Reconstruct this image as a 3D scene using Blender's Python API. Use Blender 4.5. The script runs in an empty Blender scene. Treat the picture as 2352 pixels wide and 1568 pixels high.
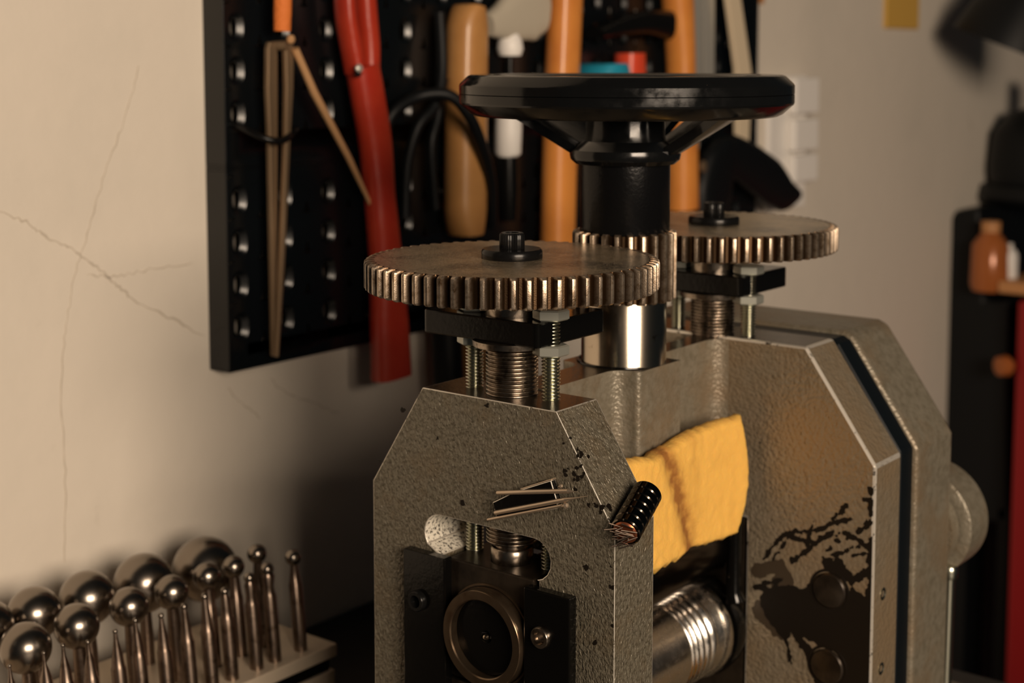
import bpy, bmesh, math, random
from mathutils import Vector, Matrix, noise
random.seed(7)
S = bpy.context.scene
COL = S.collection
PI = math.pi

# ------------------------------------------------------------------ camera
TH = math.radians(38)
cam_d = bpy.data.cameras.new('camera'); cam = bpy.data.objects.new('camera', cam_d); COL.objects.link(cam)
cam_d.sensor_fit = 'HORIZONTAL'; cam_d.sensor_width = 36.0
cam_d.lens = 36.0 * 3450 / 2352
cam_d.shift_y = -314 / 2352
cam_d.clip_start = 0.02; cam_d.clip_end = 30
cam.location = (0.505 * math.sin(TH), -0.505 * math.cos(TH), 0.30)
cam.rotation_euler = (PI / 2 - math.atan(340 / 3450), 0, TH)
cam_d.dof.use_dof = True
cam_d.dof.focus_distance = 0.478
cam_d.dof.aperture_fstop = 13.0
S.camera = cam

# ------------------------------------------------------------------ world, lights, exposure
W = bpy.data.worlds.new('world'); S.world = W; W.use_nodes = True
W.node_tree.nodes['Background'].inputs[0].default_value = (0.6, 0.85, 1.0, 1)
W.node_tree.nodes['Background'].inputs[1].default_value = 0.012

def area(name, az, el, dist, size, power, col, target=(0.0, 0.05, 0.15), size_y=None):
    d = bpy.data.lights.new(name, 'AREA'); o = bpy.data.objects.new(name, d); COL.objects.link(o)
    d.shape = 'RECTANGLE'; d.size = size; d.size_y = size_y or size; d.energy = power; d.color = col
    a, e = math.radians(az), math.radians(el)
    v = Vector((math.cos(a) * math.cos(e), math.sin(a) * math.cos(e), math.sin(e)))
    o.location = Vector(target) + v * dist
    o.rotation_euler = v.to_track_quat('Z', 'Y').to_euler()
    return o
area('key_light', -28, 16, 1.2, 0.58, 17.0, (1.0, 0.80, 0.61), size_y=0.34)
area('room_fill', -105, 30, 2.0, 0.5, 0.5, (1.0, 0.80, 0.58))
S.view_settings.view_transform = 'Standard'; S.view_settings.look = 'None'
S.view_settings.exposure = 0.0; S.view_settings.gamma = 1.0; S.view_settings.use_curve_mapping = False

# ------------------------------------------------------------------ materials
def mat(name, col, rough=0.5, metal=0.0, coat=0.0, bump=None, mix=None, spec=None, rvar=None, sss=None):
    """bump=(scale, strength, distance, detail); mix=(scale, colour2, lo, hi); stretch comes with noise on object coordinates"""
    m = bpy.data.materials.new(name); m.use_nodes = True
    nt = m.node_tree; b = nt.nodes['Principled BSDF']
    b.inputs['Base Color'].default_value = (*col, 1); b.inputs['Roughness'].default_value = rough
    b.inputs['Metallic'].default_value = metal; b.inputs['Coat Weight'].default_value = coat
    b.inputs['Coat Roughness'].default_value = 0.08
    if spec is not None: b.inputs['Specular IOR Level'].default_value = spec
    if sss:
        b.inputs['Subsurface Weight'].default_value = sss[0]; b.inputs['Subsurface Radius'].default_value = sss[1]
        b.inputs['Subsurface Scale'].default_value = sss[2]
    tc = nt.nodes.new('ShaderNodeTexCoord')
    def nz(scale, detail=3, rough_=0.55):
        n = nt.nodes.new('ShaderNodeTexNoise'); n.inputs['Scale'].default_value = scale
        n.inputs['Detail'].default_value = detail; n.inputs['Roughness'].default_value = rough_
        nt.links.new(tc.outputs['Object'], n.inputs['Vector']); return n
    if bump:
        n = nz(bump[0], bump[3] if len(bump) > 3 else 3)
        bp = nt.nodes.new('ShaderNodeBump'); bp.inputs['Strength'].default_value = bump[1]
        bp.inputs['Distance'].default_value = bump[2]
        nt.links.new(n.outputs['Fac'], bp.inputs['Height']); nt.links.new(bp.outputs['Normal'], b.inputs['Normal'])
    if mix:
        mixes = mix if isinstance(mix, list) else [mix]
        prev = None
        for (sc, c2, lo, hi) in mixes:
            n = nz(sc, 5, 0.65)
            r = nt.nodes.new('ShaderNodeMapRange'); r.inputs['From Min'].default_value = lo; r.inputs['From Max'].default_value = hi
            nt.links.new(n.outputs['Fac'], r.inputs['Value'])
            x = nt.nodes.new('ShaderNodeMix'); x.data_type = 'RGBA'
            nt.links.new(r.outputs['Result'], x.inputs['Factor'])
            if prev: nt.links.new(prev, x.inputs['A'])
            else: x.inputs['A'].default_value = (*col, 1)
            x.inputs['B'].default_value = (*c2, 1); prev = x.outputs['Result']
        nt.links.new(prev, b.inputs['Base Color'])
    if rvar:
        n = nz(rvar[0], 4)
        r = nt.nodes.new('ShaderNodeMapRange'); r.inputs['From Min'].default_value = 0.35; r.inputs['From Max'].default_value = 0.65
        r.inputs['To Min'].default_value = rvar[1]; r.inputs['To Max'].default_value = rvar[2]
        nt.links.new(n.outputs['Fac'], r.inputs['Value']); nt.links.new(r.outputs['Result'], b.inputs['Roughness'])
    return m

M = {}
M['wall'] = mat('wall_plaster', (0.74, 0.675, 0.585), 0.75, bump=(60, 0.25, 0.002, 4), mix=[(5, (0.66, 0.61, 0.53), 0.45, 0.75), (28, (0.60, 0.54, 0.46), 0.66, 0.8)], spec=0.2)
M['crack'] = mat('crack_shadow', (0.53, 0.47, 0.39), 0.9)
M['addeddoor'] = mat('added_dark_door', (0.020, 0.012, 0.008), 0.5)
M['floor'] = mat('floor_concrete', (0.10, 0.09, 0.08), 0.7, bump=(30, 0.3, 0.002))
M['bench'] = mat('bench_dark', (0.012, 0.010, 0.009), 0.55, bump=(90, 0.2, 0.001))
# hammered grey paint
m = mat('hammered_paint', (0.180, 0.161, 0.120), 0.38, 0.30, mix=[(700, (0.075, 0.063, 0.042), 0.42, 0.66), (60, (0.15, 0.115, 0.07), 0.5, 0.75)])
nt = m.node_tree; b = nt.nodes['Principled BSDF']; tc = nt.nodes.new('ShaderNodeTexCoord')
mp = nt.nodes.new('ShaderNodeMapping'); mp.inputs['Scale'].default_value = (1.0, 1.0, 0.62); mp.inputs['Rotation'].default_value = (0.5, 0.45, 0.3)
v1 = nt.nodes.new('ShaderNodeTexNoise'); v1.inputs['Scale'].default_value = 1050; v1.inputs['Detail'].default_value = 1.2; v1.inputs['Distortion'].default_value = 0.6
nt.links.new(tc.outputs['Object'], mp.inputs['Vector']); nt.links.new(mp.outputs['Vector'], v1.inputs['Vector'])
bp = nt.nodes.new('ShaderNodeBump'); bp.inputs['Strength'].default_value = 1.0; bp.inputs['Distance'].default_value = 0.00075
nt.links.new(v1.outputs['Fac'], bp.inputs['Height']); nt.links.new(bp.outputs['Normal'], b.inputs['Normal'])
M['paint'] = m
m = mat('hammered_paint_smooth', (0.225, 0.20, 0.152), 0.37, 0.28, bump=(760, 0.6, 0.0006, 1.5), mix=[(300, (0.16, 0.14, 0.10), 0.42, 0.66), (40, (0.20, 0.15, 0.095), 0.45, 0.7)])
M['paint2'] = m
M['paint3'] = mat('hammered_paint_brown', (0.23, 0.19, 0.135), 0.36, 0.3, bump=(600, 0.8, 0.0009, 1.5), mix=[(300, (0.19, 0.155, 0.105), 0.42, 0.66), (22, (0.235, 0.172, 0.105), 0.42, 0.62)])  # browner, mottled version of the hammered paint
M['edge'] = mat('worn_edge_metal', (0.90, 0.84, 0.74), 0.38, 0.7, mix=(330, (0.05, 0.04, 0.03), 0.60, 0.66))
M['topsteel'] = mat('oily_machined_top', (0.085, 0.066, 0.045), 0.26, 0.8, bump=(900, 0.3, 0.0003, 3), mix=(160, (0.035, 0.026, 0.018), 0.4, 0.65))
M['bare'] = mat('speckled_bare_cut', (0.80, 0.76, 0.66), 0.5, 0.2, bump=(700, 0.5, 0.0005, 3), mix=(900, (0.06, 0.05, 0.04), 0.50, 0.60))
M['gloss'] = mat('black_gloss_paint', (0.0045, 0.0048, 0.005), 0.16, 0.0, 0.1, spec=0.35, bump=(1500, 0.05, 0.0001), rvar=(220, 0.10, 0.24), mix=(2400, (0.45, 0.38, 0.30), 0.755, 0.77))
M['satin'] = mat('black_satin_tube', (0.0035, 0.0036, 0.004), 0.24, 0.0, 0.0, spec=0.22, bump=(900, 0.35, 0.0003, 4))
M['oxide'] = mat('black_oxide_steel', (0.005, 0.005, 0.005), 0.24, 0.0, spec=0.2, bump=(700, 0.15, 0.0002))
M['oily'] = mat('oily_black_steel', (0.003, 0.0028, 0.0025), 0.15, 0.0, spec=0.28, bump=(500, 0.12, 0.0003))
M['chock'] = mat('oily_brown_steel', (0.035, 0.026, 0.018), 0.30, 0.5, spec=0.3, bump=(120, 0.2, 0.0004), mix=(110, (0.012, 0.009, 0.007), 0.4, 0.7))
M['gear'] = mat('gear_steel', (0.42, 0.34, 0.26), 0.36, 0.9, bump=(2600, 0.4, 0.00012, 2), mix=[(260, (0.12, 0.075, 0.038), 0.5, 0.68), (900, (0.25, 0.18, 0.12), 0.5, 0.7)])
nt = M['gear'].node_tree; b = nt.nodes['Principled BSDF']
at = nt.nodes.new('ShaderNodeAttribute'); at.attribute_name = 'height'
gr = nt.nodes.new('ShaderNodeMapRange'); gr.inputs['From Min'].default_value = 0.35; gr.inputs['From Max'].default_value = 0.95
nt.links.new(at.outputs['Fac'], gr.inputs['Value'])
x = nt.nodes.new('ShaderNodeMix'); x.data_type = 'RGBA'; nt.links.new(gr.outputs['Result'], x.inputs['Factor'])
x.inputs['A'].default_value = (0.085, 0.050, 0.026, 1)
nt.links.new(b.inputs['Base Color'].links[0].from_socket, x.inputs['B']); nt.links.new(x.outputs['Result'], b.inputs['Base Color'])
M['gearface'] = mat('gear_face_dusty', (0.42, 0.33, 0.215), 0.26, 0.65, bump=(2600, 0.35, 0.00025, 3), mix=[(55, (0.13, 0.11, 0.08), 0.42, 0.62), (1700, (0.95, 0.78, 0.56), 0.53, 0.64)])
M['zinc'] = mat('zinc_plated', (0.56, 0.56, 0.46), 0.24, 1.0)
M['nut'] = mat('zinc_nut', (0.50, 0.51, 0.45), 0.34, 0.7)
M['screw'] = mat('dark_threaded_steel', (0.38, 0.32, 0.26), 0.26, 1.0, mix=(300, (0.12, 0.095, 0.07), 0.45, 0.65))
M['brass'] = mat('bronze_bearing_ring', (0.16, 0.115, 0.075), 0.24, 0.9, mix=(200, (0.10, 0.06, 0.035), 0.5, 0.75))
M['shaft'] = mat('bright_shaft', (0.55, 0.47, 0.37), 0.19, 1.0, mix=(230, (0.20, 0.13, 0.07), 0.62, 0.72))
M['chrome'] = mat('polished_roll', (0.72, 0.68, 0.62), 0.22, 1.0, rvar=(300, 0.18, 0.30))
M['rolldark'] = mat('oily_roll', (0.10, 0.08, 0.065), 0.18, 1.0)
M['punch'] = mat('punch_steel', (0.27, 0.235, 0.20), 0.25, 1.0)
M['shank'] = mat('punch_shank_steel', (0.26, 0.20, 0.16), 0.30, 1.0, mix=(200, (0.12, 0.085, 0.06), 0.5, 0.7))
M['gasket'] = mat('black_gasket', (0.004, 0.006, 0.008), 0.4, spec=0.2)
M['grease'] = mat('dried_grease', (0.009, 0.0065, 0.0045), 0.5, spec=0.15)
M['brownstain'] = mat('thin_oil_film', (0.045, 0.032, 0.02), 0.4, spec=0.25)
M['wood'] = mat('varnished_wood', (0.56, 0.29, 0.10), 0.42, 0.0, 0.2, mix=(14, (0.42, 0.19, 0.055), 0.4, 0.7))
M['orange'] = mat('orange_varnished_wood', (0.80, 0.31, 0.065), 0.42, 0.0, 0.2, mix=(16, (0.62, 0.20, 0.04), 0.4, 0.7))
M['red'] = mat('red_plastic', (0.42, 0.036, 0.014), 0.38, 0.0, 0.2, bump=(40, 0.4, 0.002), mix=(25, (0.36, 0.022, 0.010), 0.4, 0.65))
M['board'] = mat('pegboard_black', (0.0030, 0.0042, 0.0052), 0.27, 0.0, bump=(800, 0.1, 0.0002))
M['tweezer'] = mat('tarnished_steel', (0.24, 0.165, 0.10), 0.4, 0.6)
M['burr'] = mat('burr_steel', (0.62, 0.50, 0.38), 0.32, 0.85)
M['amber'] = mat('amber_glass', (0.42, 0.13, 0.035), 0.22, 0.1)
M['copper'] = mat('copper_rod', (0.85, 0.50, 0.25), 0.32, 0.5)
M['cord'] = mat('orange_braid', (0.75, 0.20, 0.035), 0.7, bump=(500, 1.0, 0.001))
M['beige'] = mat('beige_plastic', (0.50, 0.45, 0.36), 0.6)
M['white'] = mat('white_plastic', (0.92, 0.89, 0.85), 0.45)
M['steel'] = mat('bright_tool_steel', (0.70, 0.68, 0.62), 0.30, 0.6)
M['cream'] = mat('cream_handle', (0.72, 0.60, 0.43), 0.4)
M['blackrub'] = mat('black_rubber', (0.003, 0.004, 0.005), 0.5, spec=0.3)
M['blue'] = mat('blue_plastic', (0.02, 0.30, 0.45), 0.35)
M['redcap'] = mat('red_cap', (0.75, 0.075, 0.03), 0.35)
M['yellow'] = mat('yellow_tag', (0.72, 0.43, 0.09), 0.6)
M['cabinet'] = mat('red_cabinet', (0.28, 0.008, 0.010), 0.35)
M['darkwood'] = mat('shelf_wood', (0.55, 0.26, 0.10), 0.5)
M['aluminium'] = mat('block_alloy', (0.62, 0.52, 0.40), 0.45, 0.3, bump=(300, 0.2, 0.0003))
M['copperdisc'] = mat('coppery_magnet_face', (0.35, 0.11, 0.05), 0.3, 0.8)
M['blackchrome'] = mat('black_nickel', (0.16, 0.13, 0.10), 0.12, 1.0)
# sponge: stain from a vertex attribute (dirt with its own shape)
m = mat('yellow_sponge', (0.86, 0.48, 0.085), 0.85, bump=(900, 0.6, 0.0008, 4), sss=(0.35, (1.0, 0.5, 0.15), 0.004))
nt = m.node_tree; b = nt.nodes['Principled BSDF']
at = nt.nodes.new('ShaderNodeAttribute'); at.attribute_name = 'stain'
nn = nt.nodes.new('ShaderNodeTexNoise'); nn.inputs['Scale'].default_value = 250; nn.inputs['Detail'].default_value = 5
tc = nt.nodes.new('ShaderNodeTexCoord'); nt.links.new(tc.outputs['Object'], nn.inputs['Vector'])
ml = nt.nodes.new('ShaderNodeMath'); ml.operation = 'MULTIPLY'; nt.links.new(at.outputs['Fac'], ml.inputs[0]); nt.links.new(nn.outputs['Fac'], ml.inputs[1])
x = nt.nodes.new('ShaderNodeMix'); x.data_type = 'RGBA'; nt.links.new(ml.outputs[0], x.inputs['Factor'])
x.inputs['A'].default_value = (0.86, 0.49, 0.10, 1); x.inputs['B'].default_value = (0.30, 0.12, 0.02, 1)
nt.links.new(x.outputs['Result'], b.inputs['Base Color'])
M['sponge'] = m

# ------------------------------------------------------------------ helpers
def arc(cx, cy, r, a0, a1, n=8):
    return [(cx + r * math.cos(math.radians(a0 + (a1 - a0) * i / n)), cy + r * math.sin(math.radians(a0 + (a1 - a0) * i / n))) for i in range(n + 1)]
def link(name, me, mats, parent=None, smooth=False):
    for k in (mats if isinstance(mats, (list, tuple)) else [mats]): me.materials.append(M[k])
    o = bpy.data.objects.new(name, me); COL.objects.link(o)
    if smooth:
        me.shade_smooth()
        if smooth is not True:
            try: me.set_sharp_from_angle(angle=math.radians(smooth))
            except Exception: pass
    if parent is not None:
        o.parent = parent
        if parent.type == 'EMPTY': o.location = -Vector(parent.location)
    return o
def tag(o, label, cat, group=None, kind=None):
    if label: o['label'] = label
    if cat: o['category'] = cat
    if group: o['group'] = group
    if kind: o['kind'] = kind
    return o
def thing(name, label, cat, loc=(0, 0, 0), group=None):
    o = bpy.data.objects.new(name, None); COL.objects.link(o); o.location = loc; o.empty_display_size = 0.01
    return tag(o, label, cat, group)
def struct(o): o['kind'] = 'structure'; return o
def lab(o, l): o['label'] = l; return o
def tomesh(name, vs, fs):
    me = bpy.data.meshes.new(name); me.from_pydata([tuple(v) for v in vs], [], fs); me.validate(); me.update()
    bm = bmesh.new(); bm.from_mesh(me); bmesh.ops.recalc_face_normals(bm, faces=bm.faces); bm.to_mesh(me); bm.free()
    return me
def frame(d):
    d = Vector(d).normalized(); a = Vector((0, 0, 1)) if abs(d.z) < 0.9 else Vector((1, 0, 0))
    u = d.cross(a).normalized(); return d, u, d.cross(u).normalized()
def lathe(name, prof, mats, parent=None, o=(0, 0, 0), d=(0, 0, 1), n=48, smooth=40, radial=None):
    """prof = [(radius, distance along d)]; radial(k, i, r) changes radii; ends closed when r = 0"""
    d, u, w = frame(d); o = Vector(o); vs = []; fs = []; idx = []
    for i, (r, t) in enumerate(prof):
        if r <= 1e-9: idx.append([len(vs)]); vs.append(o + d * t)
        else:
            ring = []
            for k in range(n):
                a = 2 * PI * k / n; rr = radial(k, i, r) if radial else r
                ring.append(len(vs)); vs.append(o + d * t + (u * math.cos(a) + w * math.sin(a)) * rr)
            idx.append(ring)
    for i in range(len(idx) - 1):
        A, B = idx[i], idx[i + 1]
        for k in range(n):
            k2 = (k + 1) % n
            if len(A) == 1 and len(B) == 1: break
            if len(A) == 1: fs.append((A[0], B[k2], B[k]))
            elif len(B) == 1: fs.append((A[k], A[k2], B[0]))
            else: fs.append((A[k], A[k2], B[k2], B[k]))
    if len(idx[0]) > 1: fs.append(tuple(reversed(idx[0])))
    if len(idx[-1]) > 1: fs.append(tuple(idx[-1]))
    return link(name, tomesh(name, vs, fs), mats, parent, smooth)
def ringlathe(name, prof, mats, parent=None, o=(0, 0, 0), d=(0, 0, 1), n=64, smooth=40):
    """closed profile swept round (no caps)"""
    d, u, w = frame(d); o = Vector(o); vs = []; fs = []; m_ = len(prof)
    for (r, t) in prof:
        for k in range(n):
            a = 2 * PI * k / n; vs.append(o + d * t + (u * math.cos(a) + w * math.sin(a)) * r)
    for i in range(m_):
        j = (i + 1) % m_
        for k in range(n):
            k2 = (k + 1) % n; fs.append((i * n + k, i * n + k2, j * n + k2, j * n + k))
    return link(name, tomesh(name, vs, fs), mats, parent, smooth)
def bev(o, w=0.0007, seg=2, mi=-1, ang=30):
    m_ = o.modifiers.new('bevel', 'BEVEL'); m_.width = w; m_.segments = seg; m_.limit_method = 'ANGLE'; m_.angle_limit = math.radians(ang)
    m_.material = mi; m_.harden_normals = False; return o
def prism(name, poly, axis, a0, a1, mats, parent=None, holes=(), bevel=None, mi=-1, smooth=False, seg=2):
    """polygon extruded along axis; poly gives the two other coordinates in order"""
    bm = bmesh.new(); edges = []
    def mk(p, a):
        if axis == 'x': return (a, p[0], p[1])
        if axis == 'y': return (p[0], a, p[1])
        return (p[0], p[1], a)
    for lp in [poly] + list(holes):
        v = [bm.verts.new(mk(p, a0)) for p in lp]
        edges += [bm.edges.new((v[i], v[(i + 1) % len(v)])) for i in range(len(v))]
    if holes:
        bmesh.ops.triangle_fill(bm, edges=edges, use_beauty=True)
        bmesh.ops.dissolve_limit(bm, angle_limit=0.01, verts=bm.verts, edges=bm.edges, delimit=set())
    else: bm.faces.new([v for v in bm.verts])
    ext = bmesh.ops.extrude_face_region(bm, geom=list(bm.faces))
    off = Vector(mk((0, 0), a1 - a0))
    bmesh.ops.translate(bm, vec=off, verts=[g for g in ext['geom'] if isinstance(g, bmesh.types.BMVert)])
    bmesh.ops.recalc_face_normals(bm, faces=bm.faces)
    me = bpy.data.meshes.new(name); bm.to_mesh(me); bm.free()
    ob = link(name, me, mats, parent, smooth)
    if bevel: bev(ob, bevel, seg, mi)
    return ob
def box(name, x0, x1, y0, y1, z0, z1, mats, parent=None, bevel=0.0006, mi=-1, seg=2):
    return prism(name, [(x0, y0), (x1, y0), (x1, y1), (x0, y1)], 'z', z0, z1, mats, parent, bevel=bevel, mi=mi, seg=seg)
def tube(name, pts, r, mats, parent=None, n=12, smooth=True, flat=1.0):
    """swept round section; r number or list"""
    pts = [Vector(p) for p in pts]; R_ = r if isinstance(r, (list, tuple)) else [r] * len(pts)
    vs = []; fs = []; up = None
    for i, p in enumerate(pts):
        t = (pts[min(i + 1, len(pts) - 1)] - pts[max(i - 1, 0)]).normalized()
        if up is None: _, up, _w = frame(t)
        up = (up - t * up.dot(t)).normalized(); w = t.cross(up)
        for k in range(n):
            a = 2 * PI * k / n; vs.append(p + (up * math.cos(a) + w * math.sin(a) * flat) * R_[i])
    for i in range(len(pts) - 1):
        for k in range(n):
            k2 = (k + 1) % n; fs.append((i * n + k, i * n + k2, (i + 1) * n + k2, (i + 1) * n + k))
    fs.append(tuple(reversed(range(n)))); fs.append(tuple(range((len(pts) - 1) * n, len(pts) * n)))
    return link(name, tomesh(name, vs, fs), mats, parent, 50 if smooth else False)
def arc(cx, cy, r, a0, a1, n=8):
    return [(cx + r * math.cos(math.radians(a0 + (a1 - a0) * i / n)), cy + r * math.sin(math.radians(a0 + (a1 - a0) * i / n))) for i in range(n + 1)]
def smoothline(pts, n=6):
    out = []; P_ = [Vector(p) for p in pts]
    for i in range(len(P_) - 1):
        p0, p1, p2, p3 = P_[max(i - 1, 0)], P_[i], P_[i + 1], P_[min(i + 2, len(P_) - 1)]
        for k in range(n):
            t = k / n
            out.append(0.5 * ((2 * p1) + (-p0 + p2) * t + (2 * p0 - 5 * p1 + 4 * p2 - p3) * t * t + (-p0 + 3 * p1 - 3 * p2 + p3) * t ** 3))
    out.append(P_[-1]); return out

# ------------------------------------------------------------------ the setting
wl = struct(prism('wall_left', [(-0.30, -0.9), (3.2, -0.9), (3.2, 1.5), (-0.30, 1.5)], 'x', -0.35, -0.25, 'wall'))
dr_ = struct(box('added_door_1', -0.31, -0.262, -1.30, -0.302, -0.9, 1.3, 'addeddoor', bevel=0.003))  # unseen dark leaf, added past the shortened wall to keep metal reflections dark
lathe('added_door_handle', [(0, 0), (0.025, 0), (0.025, 0.006), (0.010, 0.008), (0.010, 0.035), (0.026, 0.045), (0.028, 0.060), (0.018, 0.070), (0, 0.072)], 'tweezer', dr_, o=(-0.262, -0.38, 0.10), d=(1, 0, 0), n=32)
struct(box('floor', -0.35, 2.2, -1.5, 3.2, -0.95, -0.9, 'floor', bevel=0))
def crack(pts, w):
    vs = []; fs = []
    P_ = [Vector((0, p[0], p[1])) for p in pts]; Q = []
    for i in range(len(P_) - 1):
        for k in range(8):
            q = P_[i].lerp(P_[i + 1], k / 8); q.y += random.uniform(-1, 1) * 0.0006; q.z += random.uniform(-1, 1) * 0.0009; Q.append(q)
    Q.append(P_[-1])
    for i, q in enumerate(Q):
        t = (Q[min(i + 1, len(Q) - 1)] - Q[max(i - 1, 0)]).normalized(); nrm = Vector((0, -t.z, t.y))
        ww = w * random.uniform(0.3, 1.1) * (0.4 if i in (0, len(Q) - 1) else 1)
        for s in (-1, 1):
            for xx in (-0.2504, -0.24975): v = q + nrm * s * ww / 2; vs.append((xx, v.y, v.z))
    for i in range(len(Q) - 1):
        a = 4 * i; b_ = a + 4
        fs += [(a + 1, b_ + 1, b_ + 3, a + 3), (a, b_, b_ + 1, a + 1), (a + 2, a + 3, b_ + 3, b_ + 2)]
    o = link('crack', tomesh('crack', vs, fs), 'crack', wl); return o
crack([(-0.0345, 0.2363), (-0.02, 0.2291), (-0.0093, 0.2215), (0.004, 0.2144), (0.0141, 0.2064), (0.0246, 0.1982), (0.034, 0.189), (0.0514, 0.1795), (0.0774, 0.1653)], 0.0011)
crack([(0.0105, 0.2025), (0.0246, 0.2), (0.0419, 0.2009), (0.0703, 0.2015)], 0.0007)
crack([(0.0422, 0.296), (0.0342, 0.2743), (0.0214, 0.2472), (0.0124, 0.2243), (0.0035, 0.2017), (-0.0018, 0.1789), (-0.005, 0.152), (-0.004, 0.1162), (-0.0059, 0.0747)], 0.0006)
crack([(0.1196, 0.1366), (0.1315, 0.1265), (0.1501, 0.1185), (0.1695, 0.109)], 0.0007)
crack([(0.0906, 0.1372), (0.1017, 0.1263), (0.1132, 0.1175)], 0.0006)

wb = thing('workbench', 'dark workbench top that the rolling mill and the punch block stand on', 'workbench', (0.05, 0.0, -0.04))
box('bench_top', -0.248, 0.40, -0.45, 0.30, -0.04, 0.0, 'bench', wb, bevel=0.002)
for (lx, ly) in ((-0.20, -0.40), (0.35, -0.40), (-0.20, 0.25), (0.35, 0.25)):
    box('leg', lx - 0.025, lx + 0.025, ly - 0.025, ly + 0.025, -0.9, -0.0395, 'bench', wb, bevel=0.002)

# ------------------------------------------------------------------ rolling mill
mill = thing('rolling_mill', 'grey hammered metal rolling mill with black handwheel and toothed gears', 'rolling mill', (0, 0.07, 0))
ZT = 0.1857
box('base', -0.078, 0.085, -0.030, 0.235, 0.0, 0.022, ['paint', 'edge'], mill, bevel=0.001, mi=1)
slot = ([(-0.0215, 0.030), (0.0215, 0.030), (0.0215, 0.1275)] + arc(0.0192, 0.1347, 0.0070, -80, 90, 8)
        + arc(-0.0215, 0.1347, 0.0070, 90, 215, 8) + [(-0.0215, 0.1275)])
front = prism('front_housing', [(-0.0532, 0.02), (0.0515, 0.02), (0.0515, 0.1500), (0.0283, ZT), (-0.0293, ZT), (-0.0532, 0.1485)], 'y', -0.013, 0.0098,
      ['paint', 'edge', 'topsteel', 'bare'], mill, holes=[slot], bevel=0.00085, mi=1)
for p in front.data.polygons:
    if p.normal.z > 0.95 and p.center.z > 0.18: p.material_index = 2
    if p.normal.x > 0.1 and p.center.x < -0.022 and 0.125 < p.center.z < 0.145: p.material_index = 3
    if p.center.x > 0.015 and abs(p.normal.y) < 0.5 and p.normal.x < -0.1 and 0.12 < p.center.z < 0.145: p.material_index = 2
slot2 = [(-0.0205, 0.030), (0.0205, 0.030), (0.0205, 0.1140), (-0.0205, 0.1140)]
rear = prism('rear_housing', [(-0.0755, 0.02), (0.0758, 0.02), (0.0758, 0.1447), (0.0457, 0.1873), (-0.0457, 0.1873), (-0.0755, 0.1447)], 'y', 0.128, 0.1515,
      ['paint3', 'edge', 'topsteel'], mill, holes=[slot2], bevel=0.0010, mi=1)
for p in rear.data.polygons:
    if p.normal.z > 0.95 and p.center.z > 0.18: p.material_index = 2
prism('gasket', [(-0.0765, 0.02), (0.0758, 0.02), (0.0758, 0.1450), (0.0730, 0.149), (0.0480, 0.1852), (0.0450, 0.1868), (-0.0450, 0.1868), (-0.0758, 0.1447)], 'y', 0.1515, 0.1635, 'gasket', mill, bevel=0.0012, seg=3)
prism('gearbox_cover', [(-0.0775, 0.02), (0.0775, 0.02), (0.0775, 0.1440), (0.0755, 0.1475), (0.0480, 0.1868), (0.0440, 0.1885), (-0.0460, 0.1885), (-0.0775, 0.1447)], 'y', 0.1635, 0.2000,
      ['paint2', 'topsteel'], mill, bevel=0.0022, seg=3)
# bridge casting with the boss round the handwheel shaft
half = [(0.0078, 0.0090)] + [(0.0076 + 0.0070 - 0.0070 * math.cos(math.radians(a)), 0.0455 + 0.0070 * math.sin(math.radians(a))) for a in range(0, 91, 10)] \
     + arc(0.0154, 0.0546, 0.0021, -90, 0, 8) + [(0.0175, 0.0810), (0.0048, 0.0810)] \
     + [(0.0048 + 0.0090 - 0.0090 * math.cos(math.radians(a)), 0.1194 + 0.0090 * math.sin(math.radians(a))) for a in range(0, 91, 10)]
outl = half + [(-x_, y_) for (x_, y_) in reversed(half)]
# the shaft bore is a recess ring on the boss
br = prism('bridge', outl, 'z', 0.1290, 0.1862, ['paint2', 'edge', 'topsteel'], mill, smooth=22)
for p in br.data.polygons:
    if p.normal.z > 0.95: p.material_index = 2
bev(br, 0.0005, 2, 0, 60)
ringlathe('bore_ring', [(0.0160, 0.1855), (0.0160, 0.1868), (0.0168, 0.1868), (0.0171, 0.1855)], 'oily', mill, o=(0, 0.067, 0))

# handwheel with shaft
WY = 0.067
ax = (0.001, WY, 0)
tubeo = lathe('shaft_sleeve', [(0, 0.2350), (0.0166, 0.2350), (0.0168, 0.2354), (0.0168, 0.2612), (0, 0.2612)], 'satin', mill, o=ax, n=64)
sh = lathe('shaft', [(0, 0.13), (0.0160, 0.13), (0.0160, 0.2110), (0.0157, 0.2116), (0, 0.2116)], 'shaft', mill, o=ax, n=64)
hw = ringlathe('handwheel_rim', [(0.0460, 0.2790), (0.0556, 0.2784), (0.0575, 0.2793), (0.0613, 0.2827), (0.0616, 0.2834), (0.0616, 0.28630), (0.0612, 0.28645), (0.0616, 0.28660), (0.0616, 0.2896), (0.0612, 0.2903),
      (0.0583, 0.2930), (0.0573, 0.2934), (0.0500, 0.2934), (0.0480, 0.2925), (0.0455, 0.2850)], 'gloss', mill, o=ax, n=160, smooth=18)
lathe('hub', [(0, 0.2606), (0.0185, 0.2606), (0.0203, 0.2622), (0.0207, 0.2640), (0.0203, 0.2658), (0.0180, 0.2672), (0.0152, 0.2690), (0.0147, 0.2715), (0.0147, 0.2835), (0.0135, 0.2850), (0, 0.2850)], 'gloss', hw, o=ax, n=64, smooth=35)
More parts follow.
